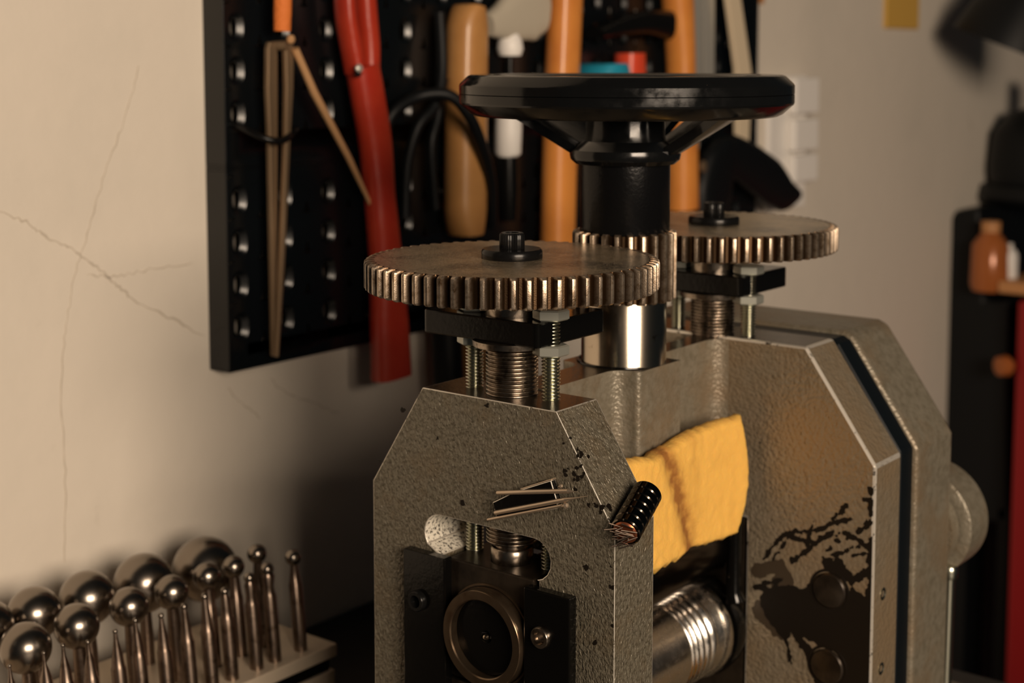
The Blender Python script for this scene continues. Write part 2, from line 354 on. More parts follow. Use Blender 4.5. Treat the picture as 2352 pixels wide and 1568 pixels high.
def spoke(a_c, wid):
    """sloping web from the hub up to the rim, with a raised rib along its middle"""
    vs = []; fs = []; na, nr = 10, 8
    for side in (0, 1):
        for i in range(nr + 1):
            t = i / nr; r = 0.0185 + (0.0480 - 0.0185) * t
            z = 0.2632 + (0.2815 - 0.2632) * t
            w_ = wid * (1.0 - 0.12 * math.sin(PI * t))
            for k in range(na + 1):
                s = -1 + 2 * k / na; a = a_c + s * w_
                zz = z + (0.0040 + 0.0010 * (1 - abs(s)) if side else 0)
                vs.append((ax[0] + math.cos(a) * r, ax[1] + math.sin(a) * r, zz))
    N1 = (nr + 1) * (na + 1); I = lambda s, i, k: s * N1 + i * (na + 1) + k
    for i in range(nr):
        for k in range(na):
            fs.append((I(0, i, k), I(0, i + 1, k), I(0, i + 1, k + 1), I(0, i, k + 1)))
            fs.append((I(1, i, k), I(1, i, k + 1), I(1, i + 1, k + 1), I(1, i + 1, k)))
    for i in range(nr):
        for k in (0, na): fs.append((I(0, i, k), I(1, i, k), I(1, i + 1, k), I(0, i + 1, k)))
    for k in range(na):
        for i in (0, nr): fs.append((I(0, i, k), I(0, i, k + 1), I(1, i, k + 1), I(1, i, k)))
    link('spoke', tomesh('spoke', vs, fs), 'gloss', hw, 35)
CR = math.radians(38)      # direction of the camera's right in plan
for a_ in (CR + math.radians(0), CR + math.radians(138), CR + math.radians(69)): spoke(a_, math.radians(46 if a_ != CR + math.radians(69) else 20))

def gear(name, cx, cy, n, rt, rr, z0, z1, ph=0.0, hub=None):
    """spur gear: every tooth cut in the mesh, tooth tops chamfered"""
    prof = [(0.00, 0.0), (0.10, 0.0), (0.17, 0.10), (0.24, 0.45), (0.31, 0.80), (0.37, 0.97), (0.50, 1.0), (0.63, 0.97), (0.69, 0.80), (0.76, 0.45), (0.83, 0.10), (0.90, 0.0)]
    c = 0.0010; levels = [(z0, 0.72), (z0 + c * 0.6, 0.97), (z0 + c, 1.0), (z1 - c, 1.0), (z1 - c * 0.5, 0.95), (z1, 0.66)]
    vs = []; fs = []; hs = []; m_ = n * len(prof)
    for (z, q) in levels:
        for t in range(n):
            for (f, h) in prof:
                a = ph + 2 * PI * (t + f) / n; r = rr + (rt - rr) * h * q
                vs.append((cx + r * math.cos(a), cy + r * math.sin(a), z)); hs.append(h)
    for l in range(len(levels) - 1):
        for k in range(m_):
            k2 = (k + 1) % m_; fs.append((l * m_ + k, l * m_ + k2, (l + 1) * m_ + k2, (l + 1) * m_ + k))
    # faces: teeth tops to a root ring, then a slightly raised disc
    rb = rr - 0.0003
    rings = []
    for (z, base) in ((z0, 0), (z1, (len(levels) - 1) * m_)):
        i0 = len(vs)
        for k in range(m_):
            t, j = divmod(k, len(prof)); a = ph + 2 * PI * (t + prof[j][0]) / n
            vs.append((cx + rb * math.cos(a), cy + rb * math.sin(a), z))
        for k in range(m_):
            k2 = (k + 1) % m_; fs.append((base + k, base + k2, i0 + k2, i0 + k))
        rings.append(i0)
    nb = len(fs)
    fs.append(tuple(range(rings[0], rings[0] + m_)))
    fs.append(tuple(range(rings[1], rings[1] + m_)))
    me = tomesh(name, vs, fs)
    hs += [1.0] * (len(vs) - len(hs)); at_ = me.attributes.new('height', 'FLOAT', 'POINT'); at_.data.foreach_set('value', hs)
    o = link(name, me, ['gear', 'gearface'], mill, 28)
    for p in me.polygons:
        if len(p.vertices) > 20: p.material_index = 1
    return o
GX2, GY2 = 0.0, 0.134
GZ0, GZ1 = 0.2222, 0.2322
pin = gear('pinion', ax[0], ax[1], 24, 0.0196, 0.0163, 0.2100, 0.2357, 0.05); lab(pin, 'tall narrow pinion under the black sleeve')
def knurl(k, i, r): return r * (1 - 0.035 * (k % 2)) if 1 <= i <= 4 else r
def jack(cx, cy, ph):
    g = gear('gear', cx, cy, 65, 0.0500, 0.0466, GZ0, GZ1, ph)
    lathe('washer', [(0, GZ1 - 0.0005), (0.0100, GZ1 - 0.0005), (0.0104, GZ1), (0.0104, GZ1 + 0.0024), (0.0098, GZ1 + 0.0032), (0, GZ1 + 0.0032)], 'oxide', g, o=(cx, cy, 0), n=48)
    z = GZ1 + 0.0030
    lathe('socket_bolt', [(0, z), (0.0041, z), (0.0043, z + 0.0004), (0.0043, z + 0.0048), (0.0040, z + 0.0054), (0.0036, z + 0.0056), (0.0024, z + 0.0056), (0.0024, z + 0.0022), (0, z + 0.0020)], 'oxide', g, o=(cx, cy, 0), n=72, smooth=30, radial=knurl)
    # black cross plate under the gear
    zp0, zp1 = 0.2045, 0.2128
    pl = arc(cx - 0.0295, cy - 0.0085, 0.0018, 180, 270, 4) + arc(cx + 0.0170, cy - 0.0085, 0.0018, 270, 360, 4) + arc(cx + 0.0170, cy + 0.0270, 0.0018, 0, 90, 4) + arc(cx - 0.0295, cy + 0.0270, 0.0018, 90, 180, 4)
    prism('cross_plate', pl, 'z', zp0, zp1, 'oily', mill, bevel=0.0006)
    zs = 0.126
    def thread(nm, x_, r_, pitch, z0_, z1_, mt, dep):
        pr = [(0, z0_), (r_ - dep, z0_)]; z_ = z0_
        while z_ < z1_ - pitch:
            pr += [(r_ - dep, z_ + pitch * 0.05), (r_ - dep * 0.3, z_ + pitch * 0.25), (r_, z_ + pitch * 0.4), (r_, z_ + pitch * 0.6), (r_ - dep * 0.3, z_ + pitch * 0.75), (r_ - dep, z_ + pitch * 0.95)]; z_ += pitch
        pr += [(r_ - dep, z1_), (0, z1_)]
        return lathe(nm, pr, mt, mill, o=(x_, cy, 0), n=32, smooth=60)
    thread('screw', cx, 0.0091, 0.00135, 0.134, 0.2025, 'screw', 0.0007)
    lathe('screw_collar', [(0, 0.2020), (0.0090, 0.2020), (0.0092, 0.2024), (0.0092, 0.2222), (0, 0.2222)], 'screw', mill, o=(cx, cy, 0))
    lathe('flange', [(0, 0.2025), (0.0135, 0.2025), (0.0137, 0.2045), (0, 0.2045)], 'screw', mill, o=(cx, cy, 0))
    for s in (-1, 1):
        X_ = cx + s * 0.0165
        st = thread('stud', X_, 0.0032, 0.00118, zs, 0.2135, 'zinc', 0.0009)
        for (n0, n1) in ((0.2008, 0.2045), (0.2128, 0.2165)):
            lathe('hex_nut', [(0, n0), (0.0055, n0), (0.0062, n0 + 0.0005), (0.0062, n1 - 0.0005), (0.0055, n1), (0, n1)], 'nut', st, o=(X_, cy, 0), n=6, smooth=False)
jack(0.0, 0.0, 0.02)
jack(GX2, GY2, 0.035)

# front opening: bearing blocks, guide plates, rings
def chock(y0, y1, zc, sgn, nm='bearing_block'):
    return box(nm, -0.0175, 0.0195, y0, y1, zc - 0.0185, zc + 0.0232 if sgn > 0 else zc + 0.0184, 'chock', mill, bevel=0.0006)
RZ, RL, RX = 0.1045, 0.0668, 0.0012
c1 = chock(-0.0135, 0.0090, RZ, 1); c2 = chock(-0.0135, 0.0090, RL - 0.0003, -1)
chock(0.129, 0.150, RZ - 0.014, 1); chock(0.129, 0.150, RL - 0.016, -1)
for cc, zc in ((c1, RZ), (c2, RL)):
    ringlathe('bearing_ring', [(0.0133, 0.0), (0.0133, 0.0052), (0.0137, 0.0056), (0.0165, 0.0056), (0.0168, 0.0052), (0.0168, 0.0)], 'brass', cc, o=(RX, -0.0132, zc), d=(0, -1, 0), n=96)
    ringlathe('retaining_ring', [(0.0172, 0.0), (0.0172, 0.0008), (0.0179, 0.0008), (0.0179, 0.0)], 'brass', cc, o=(RX, -0.0134, zc), d=(0, -1, 0), n=96)
    lathe('shaft_end', [(0, 0), (0.0130, 0.0), (0.0130, 0.0022), (0.0022, 0.0024), (0.0012, 0.0006), (0, 0.0002)], 'oily', cc, o=(RX, -0.0133, zc), d=(0, -1, 0), n=64)
    lathe('centre_ball', [(0, -0.0002), (0.0008, 0.0002), (0.0011, 0.0010), (0.0008, 0.0018), (0, 0.0021)], 'shaft', cc, o=(RX, -0.0147, zc), d=(0, -1, 0), n=16)
lathe('thrust_collar', [(0, 0.1270), (0.0070, 0.1270), (0.0074, 0.1275), (0.0074, 0.1325), (0.0070, 0.1330), (0.0060, 0.1332), (0.0060, 0.1350), (0, 0.1350)], 'screw', mill, o=(0.0055 * 0.3, -0.002, 0))
for (x0, x1, zt, bx) in ((-0.0352, -0.0160, 0.1283, -0.0278), (0.0182, 0.0368, 0.1262, 0.0262)):
    gp = box('guide_plate', x0, x1, -0.0172, -0.0130, 0.024, zt, 'oily', mill, bevel=0.0005)
    for bz in (0.1112, 0.058):
        lathe('socket_bolt', [(0, 0.0), (0.0036, 0.0), (0.0037, 0.0018), (0.0033, 0.0024), (0.0022, 0.0024), (0.0021, 0.0004), (0, 0.0002)], 'screw' if bx > 0 else 'oxide', gp, o=(bx, -0.0170, bz), d=(0, -1, 0), n=36)

# rolls
lathe('roll', [(0, 0.0100), (0.0120, 0.0100), (0.0120, 0.0150), (0.0180, 0.0152), (0.0185, 0.0160), (0.0185, 0.1150), (0.0180, 0.1160), (0.0150, 0.1162), (0.0150, 0.1285), (0, 0.1285)], 'rolldark', mill, o=(RX, 0, RZ), d=(0, 1, 0), n=96)
pr = [(0, 0.0100), (0.0120, 0.0100), (0.0120, 0.0150), (0.0180, 0.0152), (0.0186, 0.0160), (0.0186, 0.0880)]
y_ = 0.0880
for wg in (0.0034, 0.0038, 0.0042, 0.0048, 0.0056):
    pr += [(0.0172, y_ + 0.0002)] + [(0.0174 + 0.0015 * math.sin(PI * q / 8) ** 0.8, y_ + 0.0004 + (wg - 0.0004) * q / 8) for q in range(9)]; y_ += wg
pr += [(0.0187, 0.1130), (0.0182, 0.1136), (0.0197, 0.1140), (0.0201, 0.1150), (0.0201, 0.1180), (0.0195, 0.1190), (0.0140, 0.1195), (0.0140, 0.1285), (0, 0.1285)]
r2 = lathe('roll', pr, 'chrome', mill, o=(RX, 0, RL), d=(0, 1, 0), n=96, smooth=35); lab(r2, 'bright lower steel roll with grooved end')
ringlathe('roll_flange', [(0.0150, 0.1205), (0.0206, 0.1205), (0.0212, 0.1225), (0.0206, 0.1270), (0.0150, 0.1270)], 'oily', mill, o=(RX, 0, RL), d=(0, 1, 0), n=64)
tube('oil_pipe', [(0.0195, 0.1200, 0.140), (0.0195, 0.1200, 0.086), (0.0205, 0.1200, 0.0815)], [0.0030, 0.0030, 0.0042], 'oily', mill, n=14)

# pins and tapped holes of the rear housing
for (px_, pz_) in ((0.0577, 0.0922), (0.0574, 0.0613)):
    ringlathe('pin_seat', [(0.0074, -0.0005), (0.0074, 0.0002), (0.0084, 0.0003), (0.0088, -0.0005)], 'grease', rear, o=(px_, 0.128, pz_), d=(0, -1, 0), n=48)
    lathe('pin', [(0, -0.001), (0.0070, -0.001), (0.0070, 0.0006), (0.0064, 0.0011), (0.0030, 0.0005), (0, 0.0004)], 'chock', rear, o=(px_, 0.128, pz_), d=(0, -1, 0), n=48)
for pz_ in (0.0923, 0.0622):
    lathe('grub_screw', [(0, -0.0015), (0.0022, -0.0015), (0.0025, 0.0003), (0.0019, 0.0005), (0.0010, -0.0002), (0, -0.0004)], 'zinc', rear, o=(0.0758, 0.1370, pz_), d=(1, 0, 0), n=24)

# dried grease on the rear housing: a thin film whose outline is taken from strokes and blobs
def film(name, strokes, u0, u1, v0, v1, step, place, mt, parent, nz_amp=0.0014, nz_sc=420):
    def fld(u, v):
        best = 1e9
        for (pts, w) in strokes:
            for i in range(max(1, len(pts) - 1)):
                ax_, ay_ = pts[i]; bx_, by_ = pts[min(i + 1, len(pts) - 1)]
                dx, dy = bx_ - ax_, by_ - ay_; L2 = dx * dx + dy * dy
                t = 0 if L2 == 0 else max(0, min(1, ((u - ax_) * dx + (v - ay_) * dy) / L2))
                d_ = math.hypot(u - ax_ - dx * t, v - ay_ - dy * t) - w
                if d_ < best: best = d_
        return best + noise.noise(Vector((u * nz_sc, v * nz_sc, 1.7))) * nz_amp + noise.noise(Vector((u * nz_sc * 3, v * nz_sc * 3, 4.7))) * nz_amp * 0.5
    nu, nv = int((u1 - u0) / step), int((v1 - v0) / step)
    F_ = [[fld(u0 + i * step, v0 + j * step) for j in range(nv + 1)] for i in range(nu + 1)]
    vs = []; fs = []; cache = {}
    def cut(i0, j0, i1, j1):
        key = (min((i0, j0), (i1, j1)), max((i0, j0), (i1, j1)))
        if key not in cache:
            a, b_ = F_[i0][j0], F_[i1][j1]; t = a / (a - b_)
            cache[key] = len(vs); vs.append(place(u0 + (i0 + (i1 - i0) * t) * step, v0 + (j0 + (j1 - j0) * t) * step))
        return cache[key]
    def crn(i, j):
        if (i, j) not in cache: cache[(i, j)] = len(vs); vs.append(place(u0 + i * step, v0 + j * step))
        return cache[(i, j)]
    for i in range(nu):
        for j in range(nv):
            cs = [(i, j), (i + 1, j), (i + 1, j + 1), (i, j + 1)]; ins = [F_[a][b_] < 0 for a, b_ in cs]
            if not any(ins): continue
            f = []
            for k in range(4):
                k2 = (k + 1) % 4
                if ins[k]: f.append(crn(*cs[k]))
                if ins[k] != ins[k2]: f.append(cut(*cs[k], *cs[k2]))
            if len(f) >= 3: fs.append(tuple(f))
    me = bpy.data.meshes.new(name); me.from_pydata(vs, [], fs); me.update()
    o = link(name, me, mt, parent)
    so = o.modifiers.new('solid', 'SOLIDIFY'); so.thickness = 0.00012; so.offset = 0
    return o
ST = [([(0.0292, 0.099), (0.0317, 0.1032), (0.0355, 0.1082), (0.0403, 0.112), (0.0469, 0.1139), (0.0534, 0.1157), (0.0571, 0.1182), (0.0607, 0.1206), (0.0656, 0.1224)], 0.0008),
      ([(0.0328, 0.0992), (0.0365, 0.1054), (0.0397, 0.1102)], 0.0005),
      ([(0.0397, 0.1105), (0.0451, 0.1095), (0.0492, 0.11)], 0.0007),
      ([(0.0502, 0.1182), (0.0488, 0.1123), (0.0481, 0.1076)], 0.0006),
      ([(0.0414, 0.1002), (0.0461, 0.1044), (0.0508, 0.1092), (0.0544, 0.1126), (0.059, 0.1158), (0.0645, 0.1162), (0.0699, 0.1145), (0.0749, 0.1121)], 0.0010),
      ([(0.0637, 0.1271), (0.0619, 0.124), (0.0587, 0.1214)], 0.0008), ([(0.0609, 0.1125)], 0.0008), ([(0.064, 0.114)], 0.0006), ([(0.0571, 0.1084)], 0.0011),
      ([(0.0579, 0.1065), (0.0637, 0.1094), (0.0695, 0.1123)], 0.0007), ([(0.0674, 0.1083), (0.0719, 0.1101), (0.0749, 0.1104)], 0.0007),
      ([(0.0741, 0.1362), (0.0744, 0.1294), (0.0743, 0.126)], 0.0008), ([(0.0696, 0.1294), (0.0738, 0.1324)], 0.0008), ([(0.0699, 0.1183), (0.0742, 0.1226)], 0.0010),
      ([(0.0746, 0.1158), (0.0747, 0.1055), (0.0748, 0.0848), (0.0752, 0.0536)], 0.0014),
      ([(0.062, 0.1028), (0.0565, 0.1034), (0.0593, 0.1005), (0.0649, 0.0999)], 0.0022), ([(0.0667, 0.0977), (0.0721, 0.1015), (0.0747, 0.1055)], 0.0012),
      ([(0.0359, 0.0856), (0.0475, 0.0864), (0.0567, 0.0929)], 0.0040), ([(0.0679, 0.0884), (0.0708, 0.0804), (0.0728, 0.0705), (0.0686, 0.0589)], 0.0050),
      ([(0.038, 0.0806), (0.0476, 0.0784), (0.0571, 0.0754), (0.0682, 0.0745)], 0.0065), ([(0.0322, 0.0784), (0.0381, 0.0726)], 0.0040),
      ([(0.0382, 0.0708), (0.0412, 0.0625), (0.0419, 0.0582)], 0.0008), ([(0.044, 0.0704), (0.0498, 0.0647), (0.0538, 0.055)], 0.0018), ([(0.0649, 0.0579), (0.0741, 0.0551)], 0.0060),
      ([(0.0251, 0.0867), (0.032, 0.0865)], 0.0012), ([(0.029, 0.0885), (0.0378, 0.0922)], 0.0006), ([(0.026, 0.1458)], 0.0006),
      ([(0.0457, 0.078), (0.0571, 0.0771), (0.0679, 0.0867)], 0.0080), ([(0.0551, 0.0837), (0.0682, 0.0763), (0.0704, 0.0593)], 0.0070), ([(0.0321, 0.0811), (0.038, 0.0779)], 0.0050)]
g_ = film('grease_stain', ST, 0.022, 0.0753, 0.045, 0.160, 0.00045, lambda u, v: (u, 0.12790, v), 'grease', rear)
lab(g_, 'dried black grease smeared over the rear housing')
film('oil_film', [([(0.026, 0.0933), (0.0357, 0.0972), (0.0377, 0.094)], 0.0030), ([(0.0359, 0.0891), (0.0378, 0.0922)], 0.004), ([(0.0283, 0.0775), (0.0362, 0.0721)], 0.0045)], 0.022, 0.07, 0.06, 0.12, 0.0006, lambda u, v: (u, 0.12795, v), 'brownstain', rear)
FS = []
for (a, b_, w) in [(0.0356, 0.1646, 0.00056), (0.0331, 0.1678, 0.0004), (0.0393, 0.1671, 0.0005), (0.0361, 0.1612, 0.00061), (0.0366, 0.1686, 0.00071), (0.0371, 0.1651, 0.00083), (0.032, 0.1666, 0.00072), (0.0386, 0.1662, 0.00068), (0.0353, 0.1663, 0.00083), (0.0322, 0.1657, 0.00083), (0.0371, 0.1745, 0.00051), (0.0383, 0.1734, 0.00077), (0.0382, 0.1726, 0.00039), (0.0385, 0.1694, 0.00053), (0.037, 0.1727, 0.00056), (0.0459, 0.1558, 0.00075), (0.0444, 0.1575, 0.00081), (0.0492, 0.1581, 0.00099), (0.0465, 0.1572, 0.00092), (0.0497, 0.1578, 0.00074), (0.0467, 0.1574, 0.0009), (0.0315, 0.1757, 0.00026), (0.0342, 0.1779, 0.00027), (0.0326, 0.1764, 0.00029), (-0.0005, 0.1835, 0.00083), (0.0251, 0.1855, 0.00038), (-0.0113, 0.1482, 0.00084), (-0.0385, 0.1764, 0.0009), (0.0414, 0.1572, 0.00068), (-0.0312, 0.1095, 0.00058), (0.0501, 0.139, 0.00038), (0.0507, 0.1321, 0.00088), (0.0509, 0.1193, 0.00061), (0.041, 0.1728, 0.00068), (0.0203, 0.1029, 0.00087), (0.0441, 0.1123, 0.00075), (0.0403, 0.1364, 0.00089), (-0.0562, 0.0966, 0.00037), (-0.05, 0.1556, 0.00037), (-0.0225, 0.1687, 0.00039)]:
    FS.append(([(a, b_)], w))
film('grease_specks', FS, -0.053, 0.0515, 0.03, 0.185, 0.00035, lambda u, v: (u, -0.01306, v), 'grease', front, 0.0008, 1100)['kind'] = 'stuff'

# crank disc and lever behind the gearbox cover
lathe('crank_disc', [(0, 0.2000), (0.0200, 0.2000), (0.0200, 0.2070), (0.0185, 0.2076), (0.0180, 0.2090), (0.0235, 0.2090), (0.0245, 0.2098), (0.0245, 0.2290), (0.0235, 0.2300), (0, 0.2300)], 'paint2', mill, o=(0.0585, 0, 0.0995), d=(0, 1, 0), n=72)
tube('lever', [(0.0745, 0.2080, 0.0830), (0.0740, 0.2080, 0.0230)], 0.0026, 'zinc', mill, n=20)
lathe('lever_knuckle', [(0, 0), (0.0033, 0), (0.0036, 0.001), (0.0036, 0.0045), (0.003, 0.0055), (0, 0.0055)], 'zinc', mill, o=(0.0745, 0.208, 0.0785), d=(0, 0, 1), n=20)

# ------------------------------------------------------------------ sponge and scrap
def slab(name, top, bot, xf, th, nu=90, nv=44, stain=None, jag=0.0012, bow=0.0, seed=3.0):
    T_ = [Vector((0, *p)) for p in top]; B_ = [Vector((0, *p)) for p in bot]
    def at(L_, t):
        f = t * (len(L_) - 1); i = min(int(f), len(L_) - 2); f -= i
        p0, p1, p2, p3 = L_[max(i - 1, 0)], L_[i], L_[i + 1], L_[min(i + 2, len(L_) - 1)]
        return 0.5 * ((2 * p1) + (-p0 + p2) * f + (2 * p0 - 5 * p1 + 4 * p2 - p3) * f * f + (-p0 + 3 * p1 - 3 * p2 + p3) * f ** 3)
    vs = []; fs = []; stn = []
    for side in (0, 1):
        for i in range(nu + 1):
            for j in range(nv + 1):
                u, v = i / nu, j / nv; p = at(B_, u).lerp(at(T_, u), v)
                p = p + Vector((0, 1, -0.1)) * bow * (u ** 6) * math.sin(PI * min(1, max(0, v)) ** 0.9)
                nb = noise.noise(Vector((p.y * 300, p.z * 300, seed)))
                e = min(u, 1 - u, v, 1 - v); rim = math.sqrt(max(0.0, 1 - (1 - min(1, e / 0.05)) ** 2))
                if j == 0 or i == nu or j == nv or i == 0:
                    c = at(B_, 0.5).lerp(at(T_, 0.5), 0.5); dr = (p - c).normalized()
                    amp = jag if (j == 0 or i == nu) else jag * 0.35
                    p = p + dr * amp * (noise.noise(Vector((p.y * 260, p.z * 260, seed + 9))) + 0.6 * noise.noise(Vector((p.y * 700, p.z * 700, seed))))
                cx_ = xf(u, v) - th / 2
                x_ = cx_ + (1 if side else -1) * th / 2 * (0.35 + 0.65 * rim) + (nb * 0.0005 if side else 0)
                vs.append((x_, p.y, p.z)); stn.append(stain(u, v, p) if stain else 0.0)
    N1 = (nu + 1) * (nv + 1); I = lambda s, i, j: s * N1 + i * (nv + 1) + j
    for i in range(nu):
        for j in range(nv):
            fs.append((I(0, i, j), I(0, i, j + 1), I(0, i + 1, j + 1), I(0, i + 1, j))); fs.append((I(1, i, j), I(1, i + 1, j), I(1, i + 1, j + 1), I(1, i, j + 1)))
        for j in (0, nv): fs.append((I(0, i, j), I(0, i + 1, j), I(1, i + 1, j), I(1, i, j)))
    for j in range(nv):
        for i in (0, nu): fs.append((I(0, i, j), I(1, i, j), I(1, i, j + 1), I(0, i, j + 1)))
    me = bpy.data.meshes.new(name); me.from_pydata(vs, [], fs); me.update()
    a = me.attributes.new('stain', 'FLOAT', 'POINT'); a.data.foreach_set('value', stn)
    bm = bmesh.new(); bm.from_mesh(me); bmesh.ops.recalc_face_normals(bm, faces=bm.faces); bm.to_mesh(me); bm.free()
    return link(name, me, 'sponge', None, True)
top = [(0.0168, 0.1616), (0.0358, 0.1593), (0.0486, 0.1572), (0.0618, 0.1579), (0.0771, 0.1594), (0.0948, 0.1599), (0.114, 0.1592)]
bot = [(0.0173, 0.1191), (0.0308, 0.1176), (0.045, 0.1166), (0.0627, 0.1161), (0.0782, 0.1158), (0.0944, 0.1142), (0.1078, 0.1139)]
# the right edge bows out towards the rear housing
def spx(u, v):
    return 0.0295 + 0.0018 * math.sin(u * 5.2 + 0.6) - 0.0016 * math.exp(-((u - 0.42 - 0.22 * (1 - v)) / 0.05) ** 2) - 0.0022 * v
def spst(u, v, p):
    d = abs(u - (0.44 + 0.26 * (1 - v) - 0.10 * (1 - v) ** 2))
    s = math.exp(-(d / 0.055) ** 2) * 1.9 + 0.5 * math.exp(-((u - 0.66) / 0.03) ** 2) * v
    s += 0.9 * math.exp(-((v) / 0.04) ** 2) * (0.5 + noise.noise(Vector((p.y * 200, p.z * 200, 0))))
    return max(0.0, s + 0.25 * noise.noise(Vector((p.y * 120, p.z * 120, 5))))
sp = slab('sponge', top, bot, spx, 0.0075, stain=spst, bow=0.0085, jag=0.0032)
tag(sp, 'torn yellow foam sponge pad tucked above the dark roll', 'sponge')
sc = slab('sponge_scrap', [(0.064, 0.052), (0.080, 0.054), (0.094, 0.0465)], [(0.062, 0.0222), (0.080, 0.0222), (0.096, 0.0222)], lambda u, v: 0.042, 0.006, 30, 16, seed=8.0)
tag(sc, 'small scrap of orange-yellow sponge below the bright lower roll', 'sponge')

# ------------------------------------------------------------------ magnet stack with wire pins
mA = Vector((0.0560, *(-0.0139, 0.1513))); mB0 = Vector((0.0520, *(0.0042, 0.1583)))
md = (mB0 - mA).normalized(); MR = 0.0050
mg = thing('magnet_stack', 'pile of small shiny black round magnets stuck on the sloping corner of the mill', 'magnets', tuple(mA))
ND = 6; TL = (mB0 - mA).length + 0.0012; dt = TL / ND
for k in range(ND):
    t0 = k * dt; c = 0.0004
    d_ = lathe('magnet_disc', [(0, t0), (MR - c, t0), (MR, t0 + c), (MR, t0 + dt - c), (MR - c, t0 + dt - 0.00002), (0, t0 + dt - 0.00002)], 'blackchrome', mg, o=mA, d=md, n=64, smooth=25)
lathe('end_face', [(0, -0.0006), (MR * 0.72, -0.0006), (MR * 0.80, 0.0), (0, 0.0001)], 'copperdisc', mg, o=mA, d=md, n=40)
_, mu, mw = frame(md)
camr = Vector((math.cos(CR), math.sin(CR), 0))
for k in range(20):
    a = random.uniform(0, 2 * PI); rr = MR * random.uniform(0.2, 0.95)
    base = mA + (mu * math.cos(a) + mw * math.sin(a)) * rr * 0.9 - md * random.uniform(0.0004, 0.0012)
    dr = (-camr * random.uniform(0.5, 1.0) - md * random.uniform(0.05, 0.5) + Vector((0, 0, random.uniform(-0.5, 0.5)))).normalized()
    L_ = random.uniform(0.0035, 0.0065)
    p0 = base - dr * L_ * 0.35; p1 = base + dr * L_ * 0.65
    p0 -= md * max(0, (p0 - mA).dot(md) + 0.0004); p1 -= md * max(0, (p1 - mA).dot(md) + 0.0004)
    o = tube('wire_pin', [p0, p1], 0.00024, 'shank', None, n=6)
    tag(o, 'short steel wire pin clinging to the lower end of the magnet stack', 'pin', 'wire pins on the magnet stack')

# flat magnet and burrs on the face of the front housing
fm = prism('flat_magnet', [(0.0136, 0.1572), (0.0282, 0.1635), (0.031, 0.1564), (0.0304, 0.1544), (0.0058, 0.1467), (0.004, 0.1517)], 'y', -0.0158, -0.0132, ['oily', 'edge'], None, bevel=0.00025, mi=1)
tag(fm, 'flat dark square magnet with bright edges under the burrs', 'magnet')
def burr(name, a, b_, tip, r, label, y=-0.0166, ball=None):
    t = thing(name, label, 'burr', (a[0], y, a[1]), 'rotary burrs on the front housing')
    A, B, T_ = Vector((a[0], y, a[1])), Vector((b_[0], y, b_[1])), Vector((tip[0], y, tip[1]))
    tube('shank', [A, A.lerp(B, 0.015), A.lerp(B, 0.5), B], [r * 0.8, r, r, r], 'burr', t, n=16)
    if ball: lathe('head', [(0, -ball), (ball * 0.7, -ball * 0.7), (ball, 0), (ball * 0.7, ball * 0.7), (0, ball)], 'burr', t, o=T_, d=(B - A), n=16)
    else: tube('head', [B, B.lerp(T_, 0.45), T_], [r, r * 0.35, r * 0.12], 'burr', t, n=12)
burr('rotary_burr', (0.0067, 0.1557), (0.0358, 0.1616), (0.0399, 0.1619), 0.00078, 'straight steel burr with short pointed tip, topmost level one')
burr('rotary_burr', (0.0058, 0.1487), (0.0346, 0.1585), (0.0435, 0.1613), 0.00078, 'tilted steel burr with long thin needle tip, in the middle')
burr('rotary_burr', (0.0026, 0.1457), (0.0332, 0.1563), (0.0348, 0.1566), 0.00055, 'lowest thin burr with round ball tip', ball=0.0011)
burr('rotary_burr', (0.0154, 0.1581), (0.0296, 0.1643), (0.0317, 0.1621), 0.00030, 'thinnest burr lying along the top edge of the flat magnet', y=-0.0150, ball=0.0008)

